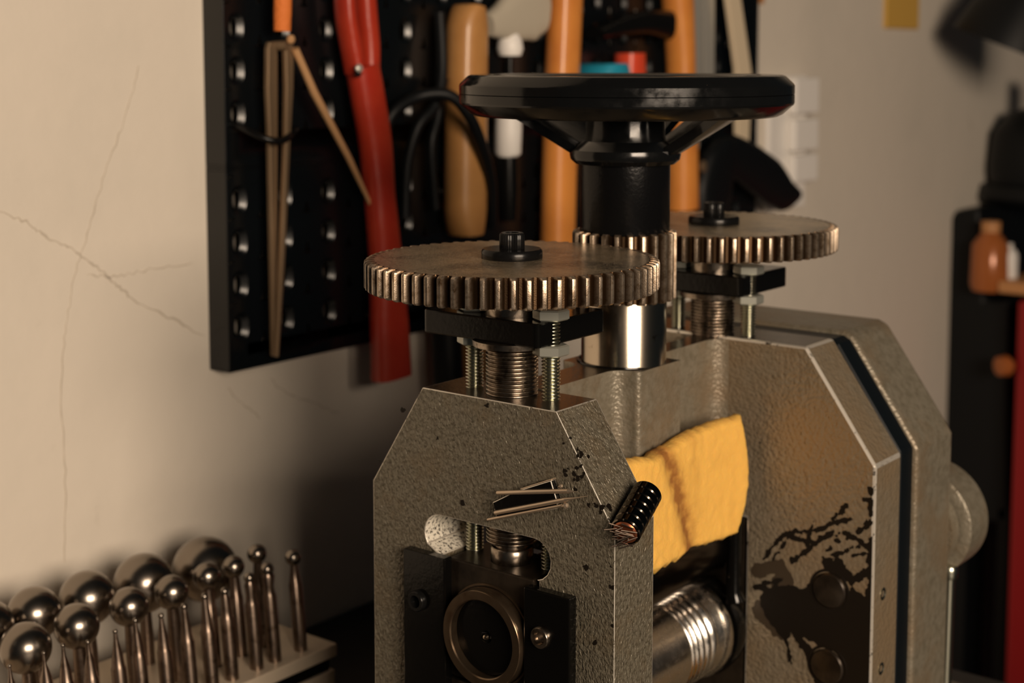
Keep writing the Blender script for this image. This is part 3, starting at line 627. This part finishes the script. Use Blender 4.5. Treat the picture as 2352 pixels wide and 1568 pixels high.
# ------------------------------------------------------------------ pegboards
def board(label, y0, y1, z0, z1, yc, zc):
    t = thing('pegboard', label, 'pegboard', (-0.25, (y0 + y1) / 2, z0))
    PX, T_ = -0.236, 0.0035
    vs = []; fs = []
    du, dv = 0.030, 0.02065
    cells = []
    iu0 = math.floor((y0 - yc) / du); nu = int((y1 - y0) / du) + 2
    pw = lambda c: math.copysign(abs(c) ** 0.75, c)
    def hole(cy, cz, hw, hh, ya, yb, za, zb):
        n = 16; rings = []
        b0 = len(vs)
        outer = []
        for k in range(n):          # outer cell rectangle sampled in the same directions
            a = 2 * PI * (k + 0.5) / n; c, s = math.cos(a), math.sin(a)
            sc_ = 1e9
            if c > 1e-6: sc_ = min(sc_, (yb - cy) / c)
            if c < -1e-6: sc_ = min(sc_, (ya - cy) / c)
            if s > 1e-6: sc_ = min(sc_, (zb - cz) / s)
            if s < -1e-6: sc_ = min(sc_, (za - cz) / s)
            outer.append((PX, cy + c * sc_, cz + s * sc_))
        rr = 0.0027
        R_ = [outer]
        for q in range(5):
            f_ = q / 4; e = rr * (1 - f_); x_ = PX - 0.0021 * f_
            R_.append([(x_, cy + (hw + e) * pw(math.cos(2 * PI * (k + 0.5) / n)), cz + (hh + e) * pw(math.sin(2 * PI * (k + 0.5) / n))) for k in range(n)])
        R_.append([(PX - T_, p[1], p[2]) for p in R_[-1]])
        for r_ in R_: vs.extend(r_)
        for i in range(len(R_) - 1):
            for k in range(n):
                k2 = (k + 1) % n; fs.append((b0 + i * n + k, b0 + i * n + k2, b0 + (i + 1) * n + k2, b0 + (i + 1) * n + k))
        for (qa, qb, cyy, czz) in ((1, 2, yb, zb), (5, 6, ya, zb), (9, 10, ya, za), (13, 14, yb, za)):
            ci = len(vs); vs.append((PX, cyy, czz)); fs.append((b0 + qa, b0 + qb, ci))
    ua = y0 + 0.0010; edges_u = []
    u = yc
    cols = []
    k = -3
    while yc + k * du - du / 2 < y1:
        a, b_ = yc + k * du - du / 2, yc + k * du + du / 2
        a2, b2 = max(a, y0), min(b_, y1); c = yc + k * du
        if b2 - a2 > 0.001: cols.append((a2, b2, c))
        k += 1
    rows = []
    k = -12
    while zc + k * dv - dv / 2 < z1:
        a, b_ = zc + k * dv - dv * 0.38, zc + k * dv + dv * 0.62
        rows.append((a, b_, zc + k * dv + 0.001, 1)); k += 1
    for (a, b_, c) in cols:
        for (e, f, d_, big) in rows:
            e2, f2 = max(e, z0), min(f, z1)
            if f2 - e2 < 0.0008: continue
            hw, hh = (0.0022, 0.0044) if big else (0.0008, 0.0009)
            if c - hw - 0.0028 > a and c + hw + 0.0028 < b_ and d_ - hh - 0.0028 > e2 and d_ + hh + 0.0028 < f2: hole(c, d_, hw, hh, a, b_, e2, f2)
            else:
                i0 = len(vs); vs.extend([(PX, a, e2), (PX, b_, e2), (PX, b_, f2), (PX, a, f2)]); fs.append((i0, i0 + 1, i0 + 2, i0 + 3))
    me = bpy.data.meshes.new('panel'); me.from_pydata(vs, [], fs); me.update()
    bm = bmesh.new(); bm.from_mesh(me); bmesh.ops.remove_doubles(bm, verts=bm.verts, dist=1e-5); bmesh.ops.recalc_face_normals(bm, faces=bm.faces); bm.to_mesh(me); bm.free()
    link('panel', me, 'board', t, 18)
    # folded rim
    w = 0.0015
    for (nm, a, b_, e, f) in (('rim', y0 - w, y0, z0, z1), ('rim', y1, y1 + w, z0, z1), ('rim', y0 - w, y1 + w, z0 - w, z0), ('rim', y0 - w, y1 + w, z1, z1 + w)):
        box(nm, -0.2499, PX + 0.0006, a, b_, e, f, 'board', t, bevel=0.0004)
board('black perforated pegboard on the wall, the lower panel with full rows of holes', 0.0815, 0.597, 0.1495, 0.2455, 0.0885, 0.2304)
board('black perforated pegboard, the upper panel above the narrow seam', 0.0815, 0.597, 0.2486, 0.3950, 0.0885, 0.2304)

# ------------------------------------------------------------------ tools on the pegboard
PB = -0.2354      # front of the board
HG = 'wire hooks on the pegboard'
def hook(y, z, out, label, wid=0.010):
    """wire loop from the board: two legs and a rounded front"""
    pts = [(PB - 0.003, y - wid / 2, z + 0.004), (PB + 0.004, y - wid / 2, z + 0.003)] + [(PB + out - wid / 2 + wid / 2 * math.sin(a), y - wid / 2 * math.cos(a), z) for a in [PI * i / 8 for i in range(9)]] + [(PB + 0.004, y + wid / 2, z + 0.003), (PB - 0.003, y + wid / 2, z + 0.004)]
    o = tube('wire_hook', smoothline(pts, 4), 0.0013, 'oxide', None, n=10); tag(o, label, 'hook', HG); return o
def xz(pts, x): return [(x, p[0], p[1]) for p in pts]
# ring hook and tweezers
o = tube('ring_hook', smoothline([(PB - 0.002, *(0.0858, 0.2683)), (PB + 0.003, *(0.0855, 0.267)), (PB + 0.009, *(0.0861, 0.2651)), (PB + 0.016, *(0.0907, 0.2614)), (PB + 0.019, *(0.0976, 0.26)), (PB + 0.016, *(0.107, 0.262)), (PB + 0.006, *(0.1201, 0.2637)), (PB - 0.002, *(0.1281, 0.264))], 5), 0.0017, 'oxide', None, n=12)
tag(o, 'black curved ring hook holding the long steel tweezers', 'hook', HG)
tw = thing('tweezers', 'long tarnished steel tweezers pointing down in the ring hook', 'tweezers', (-0.22, *(0.1028, 0.3073)))
prism('blade', [(0.0971, 0.3041), (0.0982, 0.307), (0.103, 0.3071), (0.1034, 0.3), (0.1026, 0.2582), (0.1008, 0.2012), (0.0993, 0.1547), (0.0978, 0.155), (0.0974, 0.2016), (0.0972, 0.2585), (0.0964, 0.2855)], 'x', -0.2262, -0.2232, 'tweezer', tw, bevel=0.0006)
prism('blade', [(0.105, 0.3042), (0.1056, 0.3062), (0.1091, 0.3067), (0.1108, 0.3054), (0.1101, 0.2853), (0.1075, 0.2581), (0.1029, 0.2012), (0.098, 0.1548), (0.0965, 0.1554), (0.1008, 0.2099), (0.1041, 0.2582), (0.1052, 0.2854)], 'x', -0.2226, -0.2196, 'tweezer', tw, bevel=0.0006)
tube('bridge', [(-0.2262, *(0.103, 0.305)), (-0.2196, *(0.1062, 0.3054))], 0.0025, 'tweezer', tw, n=10)
pk = thing('pick', 'copper soldering pick with orange wrapped grip slanting down to the right', 'pick', (-0.218, *(0.1062, 0.3093)))
tube('rod', [(-0.218, *(0.1098, 0.3037)), (-0.219, *(0.1226, 0.283)), (-0.221, *(0.1484, 0.2496)), (-0.223, *(0.1739, 0.2122))], [0.0019, 0.0021, 0.0017, 0.0008], 'copper', pk, n=14)
lathe('ferrule', [(0, -0.0022), (0.0015, -0.0018), (0.0022, 0), (0.0015, 0.0018), (0, 0.0022)], 'copper', pk, o=(-0.218, *(0.107, 0.3083)), n=20)
cd_ = tube('braided_cord', [(-0.219, *(0.1034, 0.335)), (-0.219, *(0.1029, 0.3227)), (-0.219, *(0.1024, 0.312))], [0.0042, 0.0043, 0.0040], 'cord', None, n=20)
tag(cd_, 'orange braided cord end hanging above the tweezers', 'cord')
# red-handled cutters
rc = thing('hand_cutter', 'long red-handled cutter hanging with a dark slit between its grips', 'cutter', (-0.222, *(0.1656, 0.2621)))
def curved_grip(nm, pts, w, x, th, mt, parent):
    """pts centreline (y,z), w half widths: flat rounded section"""
    P3 = [(x, p[0], p[1]) for p in pts]; vs = []; fs = []; n = 14
    SP = smoothline(P3, 5); m_ = len(SP)
    for i, p in enumerate(SP):
        f = i / (m_ - 1) * (len(w) - 1); k0 = min(int(f), len(w) - 2); ww = w[k0] + (w[k0 + 1] - w[k0]) * (f - k0)
        t = (SP[min(i + 1, m_ - 1)] - SP[max(i - 1, 0)]).normalized(); sd = Vector((1, 0, 0)).cross(t).normalized()
        for k in range(n):
            a = 2 * PI * k / n; c, s = math.cos(a), math.sin(a)
            c = math.copysign(abs(c) ** 0.7, c); s = math.copysign(abs(s) ** 0.7, s)
            vs.append(p + sd * c * ww + Vector((1, 0, 0)) * s * th)
    for i in range(m_ - 1):
        for k in range(n):
            k2 = (k + 1) % n; fs.append((i * n + k, i * n + k2, (i + 1) * n + k2, (i + 1) * n + k))
    fs.append(tuple(range(n))); fs.append(tuple(range((m_ - 1) * n, m_ * n)))
    return link(nm, tomesh(nm, vs, fs), mt, parent, 50)
curved_grip('grip', [(0.1474, 0.3368), (0.1487, 0.3196), (0.1522, 0.3044), (0.1545, 0.2912)], [0.0036, 0.0040, 0.0042, 0.0028], -0.222, 0.006, 'red', rc)
curved_grip('grip', [(0.1615, 0.3373), (0.1632, 0.3199), (0.1649, 0.3044), (0.1647, 0.29)], [0.0050, 0.0052, 0.0050, 0.0045], -0.222, 0.006, 'red', rc)
curved_grip('body', [(0.1603, 0.2956), (0.1645, 0.2778), (0.1695, 0.2552), (0.1724, 0.2279), (0.1766, 0.1932), (0.1789, 0.1605), (0.1803, 0.1309)], [0.0090, 0.0094, 0.0090, 0.0080, 0.0092, 0.0118, 0.0128], -0.222, 0.007, 'red', rc)
lathe('rivet', [(0, 0), (0.0022, 0), (0.0022, 0.0010), (0.0014, 0.0018), (0, 0.0019)], 'steel', rc, o=(-0.2152, *(0.1503, 0.2941)), d=(1, 0, 0), n=20)
lathe('slit_end', [(0, 0), (0.0020, 0), (0.0020, 0.0006), (0, 0.0006)], 'blackrub', rc, o=(-0.2150, *(0.1498, 0.2918)), d=(1, 0, 0), n=20)
# wooden handles
def handle(nm, label, pts, w, mt, x=None, th=None):
    o = curved_grip(nm, pts, w, x if x is not None else -0.223, th or max(w) * 0.8, mt, None); tag(o, label, 'tool handle'); return o
o = handle('hammer_handle', 'thick pale varnished wooden handle with slanted top beside the black hose', [(0.2471, 0.3278), (0.2456, 0.3168), (0.2447, 0.288), (0.2437, 0.2494), (0.2432, 0.2154), (0.2435, 0.2012)], [0.0060, 0.0112, 0.0117, 0.0121, 0.0123, 0.0080], 'wood')
o = handle('hammer_handle', 'slim bright orange varnished handle just left of the handwheel hub', [(0.338, 0.3441), (0.3363, 0.3182), (0.3339, 0.2818), (0.3319, 0.2347), (0.3304, 0.1872)], [0.0108, 0.0107, 0.0108, 0.0110, 0.0108], 'orange')
o = handle('hammer_handle', 'orange varnished handle right of the handwheel hub', [(0.4629, 0.3489), (0.4668, 0.3203), (0.4696, 0.2913), (0.4716, 0.2503), (0.4738, 0.1969)], [0.0118, 0.0098, 0.0085, 0.0108, 0.0116], 'orange')
# flat files / steel rules
fl = prism('steel_rule', [(0.4934, 0.3502), (0.5049, 0.3507), (0.5059, 0.285), (0.503, 0.2368), (0.4973, 0.2311), (0.4945, 0.2492)], 'x', -0.2300, -0.2280, 'steel', None, bevel=0.0004); tag(fl, 'narrow steel file hanging left of its wider twin', 'file')
fl = prism('steel_rule', [(0.5072, 0.3508), (0.5207, 0.3513), (0.5218, 0.2879), (0.5204, 0.2482), (0.5133, 0.2449), (0.5096, 0.2517)], 'x', -0.2300, -0.2275, 'steel', None, bevel=0.0004); tag(fl, 'wider steel file hanging beside the cream-handled shears', 'file')
# shears with black grips, cream blade
ss = thing('shears', 'shears with black curved grips and a pale long shank near the pegboard end', 'shears', (-0.222, *(0.5252, 0.2237)))
prism('shank', [(0.5229, 0.3512), (0.5411, 0.3519), (0.5619, 0.2875), (0.5596, 0.2375), (0.5433, 0.2351), (0.5405, 0.2908)], 'x', -0.224, -0.220, 'cream', ss, bevel=0.0008)
curved_grip('grip', [(0.5297, 0.2388), (0.5192, 0.2241), (0.5113, 0.2062), (0.5094, 0.188)], [0.009, 0.020, 0.022, 0.018], -0.222, 0.007, 'blackrub', ss)
curved_grip('grip', [(0.5323, 0.2326), (0.5627, 0.2216), (0.596, 0.2074), (0.6168, 0.1974), (0.6351, 0.1955)], [0.014, 0.017, 0.018, 0.014, 0.004], -0.222, 0.006, 'blackrub', ss)
lathe('pivot_bolt', [(0, 0), (0.0042, 0), (0.0042, 0.001), (0.0030, 0.0018), (0, 0.002)], 'tweezer', ss, o=(-0.2145, *(0.4853, 0.2257)), d=(1, 0, 0), n=24)
# white tipped tool
wt = thing('scribing_tool', 'white and black marking tool hanging below a small white knob', 'marking tool', (-0.226, *(0.286, 0.2574)))
lathe('knob', [(0, -0.007), (0.0065, -0.006), (0.0078, -0.002), (0.0070, 0.003), (0.0045, 0.0075), (0, 0.009)], 'white', wt, o=(-0.227, *(0.2885, 0.3065)), n=28)
tube('stem', [(-0.227, *(0.2885, 0.303)), (-0.227, *(0.2881, 0.2648))], 0.0022, 'oxide', wt, n=12)
tube('sleeve', [(-0.227, *(0.2873, 0.2669)), (-0.227, *(0.2869, 0.2573)), (-0.227, *(0.2864, 0.2442)), (-0.227, *(0.2864, 0.2422))], [0.0078, 0.0080, 0.0078, 0.006], 'white', wt, n=24)
tube('grip', [(-0.227, *(0.2864, 0.2422)), (-0.227, *(0.2864, 0.2244)), (-0.227, *(0.2872, 0.2052))], [0.0062, 0.0068, 0.0052], 'oxide', wt, n=20)
pouch = curved_grip('leather_mallet_head', [(0.2669, 0.3176), (0.2788, 0.3198), (0.295, 0.3246), (0.3096, 0.3267), (0.3203, 0.3257)], [0.006, 0.010, 0.016, 0.018, 0.012], -0.227, 0.006, 'beige', None)
tag(pouch, 'rounded beige mallet head above the white knob', 'mallet')
# black hoses and loops
def cable(pts, r, label, nm='cable', x0=-0.224):
    o = tube(nm, smoothline([(x_, *p) for (x_, p) in pts], 6), r, 'blackrub', None, n=12); tag(o, label, 'cable', 'black cables on the pegboard'); return o
cable([(-0.226, (0.1797, 0.2546)), (-0.222, (0.1822, 0.2701)), (-0.218, (0.1983, 0.2789)), (-0.208, (0.2114, 0.2797)), (-0.204, (0.2228, 0.2693)), (-0.206, (0.2363, 0.2528)), (-0.212, (0.2524, 0.23)), (-0.22, (0.2631, 0.204))], 0.0032, 'black cable loop arching in front of the thick wooden handle')
cable([(-0.228, (0.1984, 0.2139)), (-0.226, (0.1982, 0.2422)), (-0.222, (0.2027, 0.263)), (-0.22, (0.2146, 0.2744)), (-0.222, (0.2225, 0.293)), (-0.226, (0.2255, 0.3235))], 0.0030, 'black cable rising between the red cutter and the thick wooden handle')
cable([(-0.226, (0.2211, 0.217)), (-0.224, (0.2155, 0.2507)), (-0.224, (0.221, 0.267)), (-0.226, (0.2289, 0.2881))], 0.0026, 'thin black cable bend hugging the thick wooden handle on its left')
# hanging black hose and dark wooden handle below the board
o = tube('black_hose', smoothline([(-0.225, *(0.2277, 0.1777)), (-0.225, *(0.229, 0.1483)), (-0.224, *(0.2292, 0.1238)), (-0.224, *(0.2327, 0.0884))], 5), 0.0085, 'blackrub', None, n=20); tag(o, 'thick black hose hanging straight down below the pegboard', 'hose')
o = handle('file_handle', 'dark brown wooden file handle showing behind the threaded studs', [(0.2568, 0.1621), (0.2544, 0.1424), (0.252, 0.1227), (0.2504, 0.1029)], [0.0130, 0.0150, 0.0150, 0.0100], 'wood', x=-0.222)
# coloured tool tips seen above the handwheel
o = handle('plier_grip', 'rounded blue plastic grip peeking over the handwheel', [(0.376, 0.2957), (0.3762, 0.2838), (0.376, 0.2567)], [0.012, 0.019, 0.017], 'blue', x=-0.222); o['category'] = 'pliers'
o = handle('screwdriver_handle', 'red plastic handle end beside the blue grip', [(0.4062, 0.3022), (0.4065, 0.2834), (0.4069, 0.2556)], [0.0095, 0.0108, 0.010], 'redcap', x=-0.222); o['category'] = 'screwdriver'
o = handle('dark_plier', 'dark steel plier jaws above the red handle end', [(0.3693, 0.3139), (0.3956, 0.3186), (0.4258, 0.3219), (0.4521, 0.3206)], [0.003, 0.006, 0.008, 0.010], 'oxide', x=-0.224); o['category'] = 'pliers'
hook(0.3155, 0.338, 0.022, 'black wire hook above the left orange handle'); hook(0.4500, 0.345, 0.022, 'black wire hook above the right orange handle')

# ------------------------------------------------------------------ wall fittings right of the pegboard
sw = thing('socket_strip', 'white vertical strip of wall sockets behind the handwheel', 'wall socket', (-0.25, 0.665, 0.19))
sy0, sy1 = 0.6335, 0.6960
box('back_plate', -0.2499, -0.2440, sy0, sy1, 0.180, 0.2855, 'white', sw, bevel=0.002)
for (a, b_) in ((0.2550, 0.2835), (0.2260, 0.2510), (0.2010, 0.2230)):
    box('socket_cover', -0.2440, -0.2360, sy0 + 0.028, sy1 + 0.006, a, b_, 'white', sw, bevel=0.002)
yt = box('wall_tag', -0.2499, -0.2470, (0.8488, 0.3243)[0], (0.9205, 0.3254)[0], (0.8858, 0.3249)[1], 0.372, 'yellow', None, bevel=0.001)
tag(yt, 'yellow note stuck high on the wall right of the pegboard', 'note')
ot = box('wall_tag', -0.2499, -0.2475, 0.612, 0.630, 0.340, 0.362, 'darkwood', None, bevel=0.001)
tag(ot, 'small orange tag on the wall just right of the pegboard top', 'note')

# ------------------------------------------------------------------ far right: machine, shelf, cabinet
YB = 1.02
bmch = thing('machine', 'tall black machine housing blurred at the right edge', 'machine', (-0.1, YB, -0.9))
prism('body', [(-0.2519, -0.0748), (-0.254, 0.0563), (-0.2645, 0.0814), (-0.2616, 0.1336), (-0.2444, 0.1511), (-0.2228, 0.155), (-0.2148, 0.0646), (-0.191, 0.067), (-0.1839, -0.1504), (-0.2351, -0.1604)], 'y', YB, YB + 0.20, 'blackrub', bmch, bevel=0.004)
(xa, za), (xb, zb) = (-0.2405, -0.157), (-0.2255, -0.1541)
box('leg', xa, xb, YB, YB + 0.05, -0.9, za + 0.01, 'blackrub', bmch)
(xa, za), (xb, zb) = (-0.1951, -0.1482), (-0.184, -0.1461)
box('leg', xa, xb, YB, YB + 0.05, -0.9, za + 0.01, 'blackrub', bmch)
(xa, za), (xb, zb) = (-0.2254, 0.17), (-0.2177, 0.1553)
lathe('motor', [(0, 0), (0.030, 0), (0.045, 0.010), (0.050, 0.040), (0.046, 0.075), (0.030, 0.095), (0.012, 0.100), (0.012, 0.130), (0, 0.130)], 'blackrub', bmch, o=((-0.2005, 0.1491)[0], 1.12, (-0.2005, 0.1491)[1]), n=32)
lathe('cap', [(0, 0), (0.060, 0), (0.064, 0.006), (0.060, 0.018), (0, 0.024)], 'blackrub', bmch, o=((-0.1967, 0.156)[0], 1.12, (-0.2031, 0.1539)[1]), n=32)
sx, sz = (-0.1952, 0.079)
shf = thing('wall_shelf', 'orange-brown wooden shelf edge at the right border of the picture', 'shelf', (sx, 1.0, sz))
box('board', (-0.1903, 0.0864)[0], 0.25, 0.985, 1.05, (-0.1901, 0.0789)[1], (-0.1904, 0.0905)[1], 'darkwood', shf, bevel=0.002)
wx, wz = (-0.1875, 0.0908)
bt = lathe('bottle', [(0, 0), (0.0095, 0), (0.0100, 0.002), (0.0100, 0.022), (0.0075, 0.027), (0.0050, 0.028), (0.0050, 0.033), (0, 0.033)], 'white', None, o=((-0.1907, 0.0902)[0], 1.01, (-0.1904, 0.0905)[1]), n=28)
tag(bt, 'small white bottle standing on the wooden shelf', 'bottle')
lx, lz = (-0.2037, 0.1123)
ob = thing('amber_jar', 'amber orange jar with bright highlight left of the white bottle', 'jar', (lx, 1.0, lz - 0.03))
lathe('body', [(0, -0.034), (0.016, -0.034), (0.018, -0.028), (0.017, 0.010), (0.008, 0.022), (0, 0.022)], 'amber', ob, o=(lx, 1.0, lz), n=32)
lathe('lid', [(0, 0.022), (0.009, 0.022), (0.009, 0.032), (0, 0.033)], 'darkwood', ob, o=(lx, 1.0, lz), n=24)
cb = thing('red_cabinet', 'deep red metal cabinet cut by the right border', 'cabinet', ((-0.1623, -0.1387)[0] + 0.05, 1.0, -0.9))
cx0 = (-0.1709, -0.0133)[0]
box('body', cx0, cx0 + 0.25, 0.985, 1.30, -0.9, (-0.1737, 0.0733)[1], 'cabinet', cb, bevel=0.003)
lathe('knob', [(0, 0), (0.006, 0), (0.010, 0.006), (0.009, 0.014), (0, 0.018)], 'amber', cb, o=((-0.1766, 0.0117)[0] + 0.002, 0.985, (-0.1766, 0.0117)[1]), d=(-0.6, -1, 0), n=20)
lp = thing('lamp_head', 'black lamp head blurred in the top right corner', 'lamp', ((-0.1699, 0.335)[0], 0.95, (-0.1699, 0.335)[1]))
lathe('shade', [(0, 0.055), (0.016, 0.050), (0.026, 0.030), (0.044, -0.010), (0.050, -0.036), (0.047, -0.036), (0.040, -0.010), (0.020, 0.028), (0, 0.040)], 'blackrub', lp, o=((-0.1623, 0.3426)[0], 0.95, (-0.1623, 0.3426)[1]), d=(0.35, 0.1, 0.9), n=40)
tube('arm', [((-0.1822, 0.3469)[0], 0.95, (-0.1822, 0.3469)[1]), ((-0.1975, 0.3511)[0], 0.96, (-0.1975, 0.3511)[1]), ((-0.1974, 0.398)[0], 0.99, (-0.1974, 0.398)[1])], [0.010, 0.009, 0.006], 'blackrub', lp, n=14)

# ------------------------------------------------------------------ dapping punches in their block
bl = thing('punch_block', 'pale metal punch stand with a row of slots, lower left', 'punch stand', (-0.19, -0.02, 0))
BY0, BY1 = -0.14, 0.071
box('top_plate', -0.2230, -0.1560, BY0, BY1, 0.0300, 0.0360, 'aluminium', bl, bevel=0.0006)
box('recess', -0.2210, -0.1590, BY0 + 0.002, BY1 - 0.002, 0.0235, 0.0300, 'oily', bl, bevel=0)  # black strip painting in the shadow under the top plate's edge
box('body', -0.2230, -0.1575, BY0, BY1, 0.0, 0.0235, 'aluminium', bl, bevel=0.0006)
BZ = 0.036
fr = [(0.0759, -0.0900, 0.7), (0.0761, -0.0753, 0.7), (0.0764, -0.0668, 0.8), (0.0741, -0.0555, 0.9), (0.0744, -0.0426, 1.0), (0.0759, -0.0328, 1.1), (0.0740, -0.0200, 1.2), (0.0743, -0.0081, 1.4), (0.0754, 0.0028, 1.5), (0.0745, 0.0137, 1.8), (0.0765, 0.0277, 2.3), (0.0775, 0.0381, 2.9), (0.0786, 0.0537, 3.6)]
mid = [(0.0730, -0.0720, 9.9), (0.0745, -0.0486, 9.0), (0.0749, -0.0231, 8.0), (0.0747, -0.0012, 7.2), (0.0762, 0.0183, 5.9), (0.0763, 0.0334, 4.9), (0.0785, 0.0473, 4.3)]
bk = [(0.0756, -0.0735, 11.0), (0.0749, -0.0517, 10.9), (0.0738, -0.0261, 11.6), (0.0721, 0.0032, 12.9), (0.0690, 0.0375, 14.6)]
LEAN = Vector((-0.045, -0.050, 1.0)).normalized()
def punch(x, y, z, r_mm, label, grp, lean=LEAN):
    r = r_mm / 1000; t = thing('dapping_punch', label, 'punch', (x, y, BZ), grp)
    c = Vector((x, y, z)); rs = 0.0030
    L_ = (z - BZ + 0.0035) / lean.z; foot = c - lean * L_
    if r > rs:
        neck = min(rs * 0.85, r * 0.45); a0 = math.asin(neck / r)
        prof = [(r * math.sin(a), r * (-math.cos(a))) for a in [a0 + (PI - a0) * i / 20 for i in range(21)]]; prof[-1] = (0, r)
        cy = -r * math.cos(a0)
        lathe('ball_head', [(0, cy - 0.0002)] + prof, 'punch', t, o=c, d=lean, n=48, smooth=60)
        if r > 0.006: sprof = [(0, -L_), (rs, -L_), (rs, cy - 0.012), (neck * 1.0, cy - 0.0005), (neck, cy + 0.0006), (0, cy + 0.0006)]
        else: sprof = [(0, -L_), (rs, -L_), (rs, cy - 0.009), (rs * 0.9, cy - 0.0085), (neck, cy - 0.0010), (neck, cy + 0.0006), (0, cy + 0.0006)]
    else:
        n0 = r * 0.8
        prof = [(r * math.sin(a), -r * math.cos(a)) for a in [0.9 + (PI - 0.9) * i / 10 for i in range(11)]]; prof[-1] = (0, r)
        lathe('ball_head', [(0, -r * 0.7)] + prof, 'punch', t, o=c, d=lean, n=24, smooth=60)
        tl = 0.014 if r < 0.0017 else 0.011
        sprof = [(0, -L_), (rs, -L_), (rs, -tl - 0.001), (rs * 0.86, -tl), (rs * 0.72, -tl * 0.7), (n0 * 1.3, -tl * 0.30), (n0 * 0.9, -r * 0.5), (0, -r * 0.45)]
    lathe('shank', sprof, 'shank', t, o=c, d=lean, n=24, smooth=40)
size = lambda r: 'largest' if r > 14 else 'large' if r > 10 else 'medium' if r > 5.5 else 'small' if r > 2.5 else 'fine' if r > 1.2 else 'needle-fine'
ORD = ['first', 'second', 'third', 'fourth', 'fifth', 'sixth', 'seventh', 'eighth', 'ninth', 'tenth', 'eleventh', 'twelfth', 'thirteenth']
for i, (z, y, r) in enumerate(fr):
    k = len(fr) - 1 - i
    lb = ('%s ball punch standing rightmost at the end of the stand' % size(r)) if k == 0 else '%s ball punch in the front row, %s from the right end of the stand' % (size(r), ORD[k])
    punch(-0.1655, y, z, r, lb, 'punches in the front row')
for i, (z, y, r) in enumerate(mid):
    punch(-0.182, y, z, r, '%s steel ball punch in the middle row, %s from the left' % (size(r), ORD[i]), 'punches in the middle row')
for i, (z, y, r) in enumerate(bk):
    punch(-0.206, y, z, r, '%s steel ball punch in the back row by the wall, %s from the left' % (size(r), ORD[i]), 'punches in the back row', Vector((-0.02, -0.03, 1)).normalized())
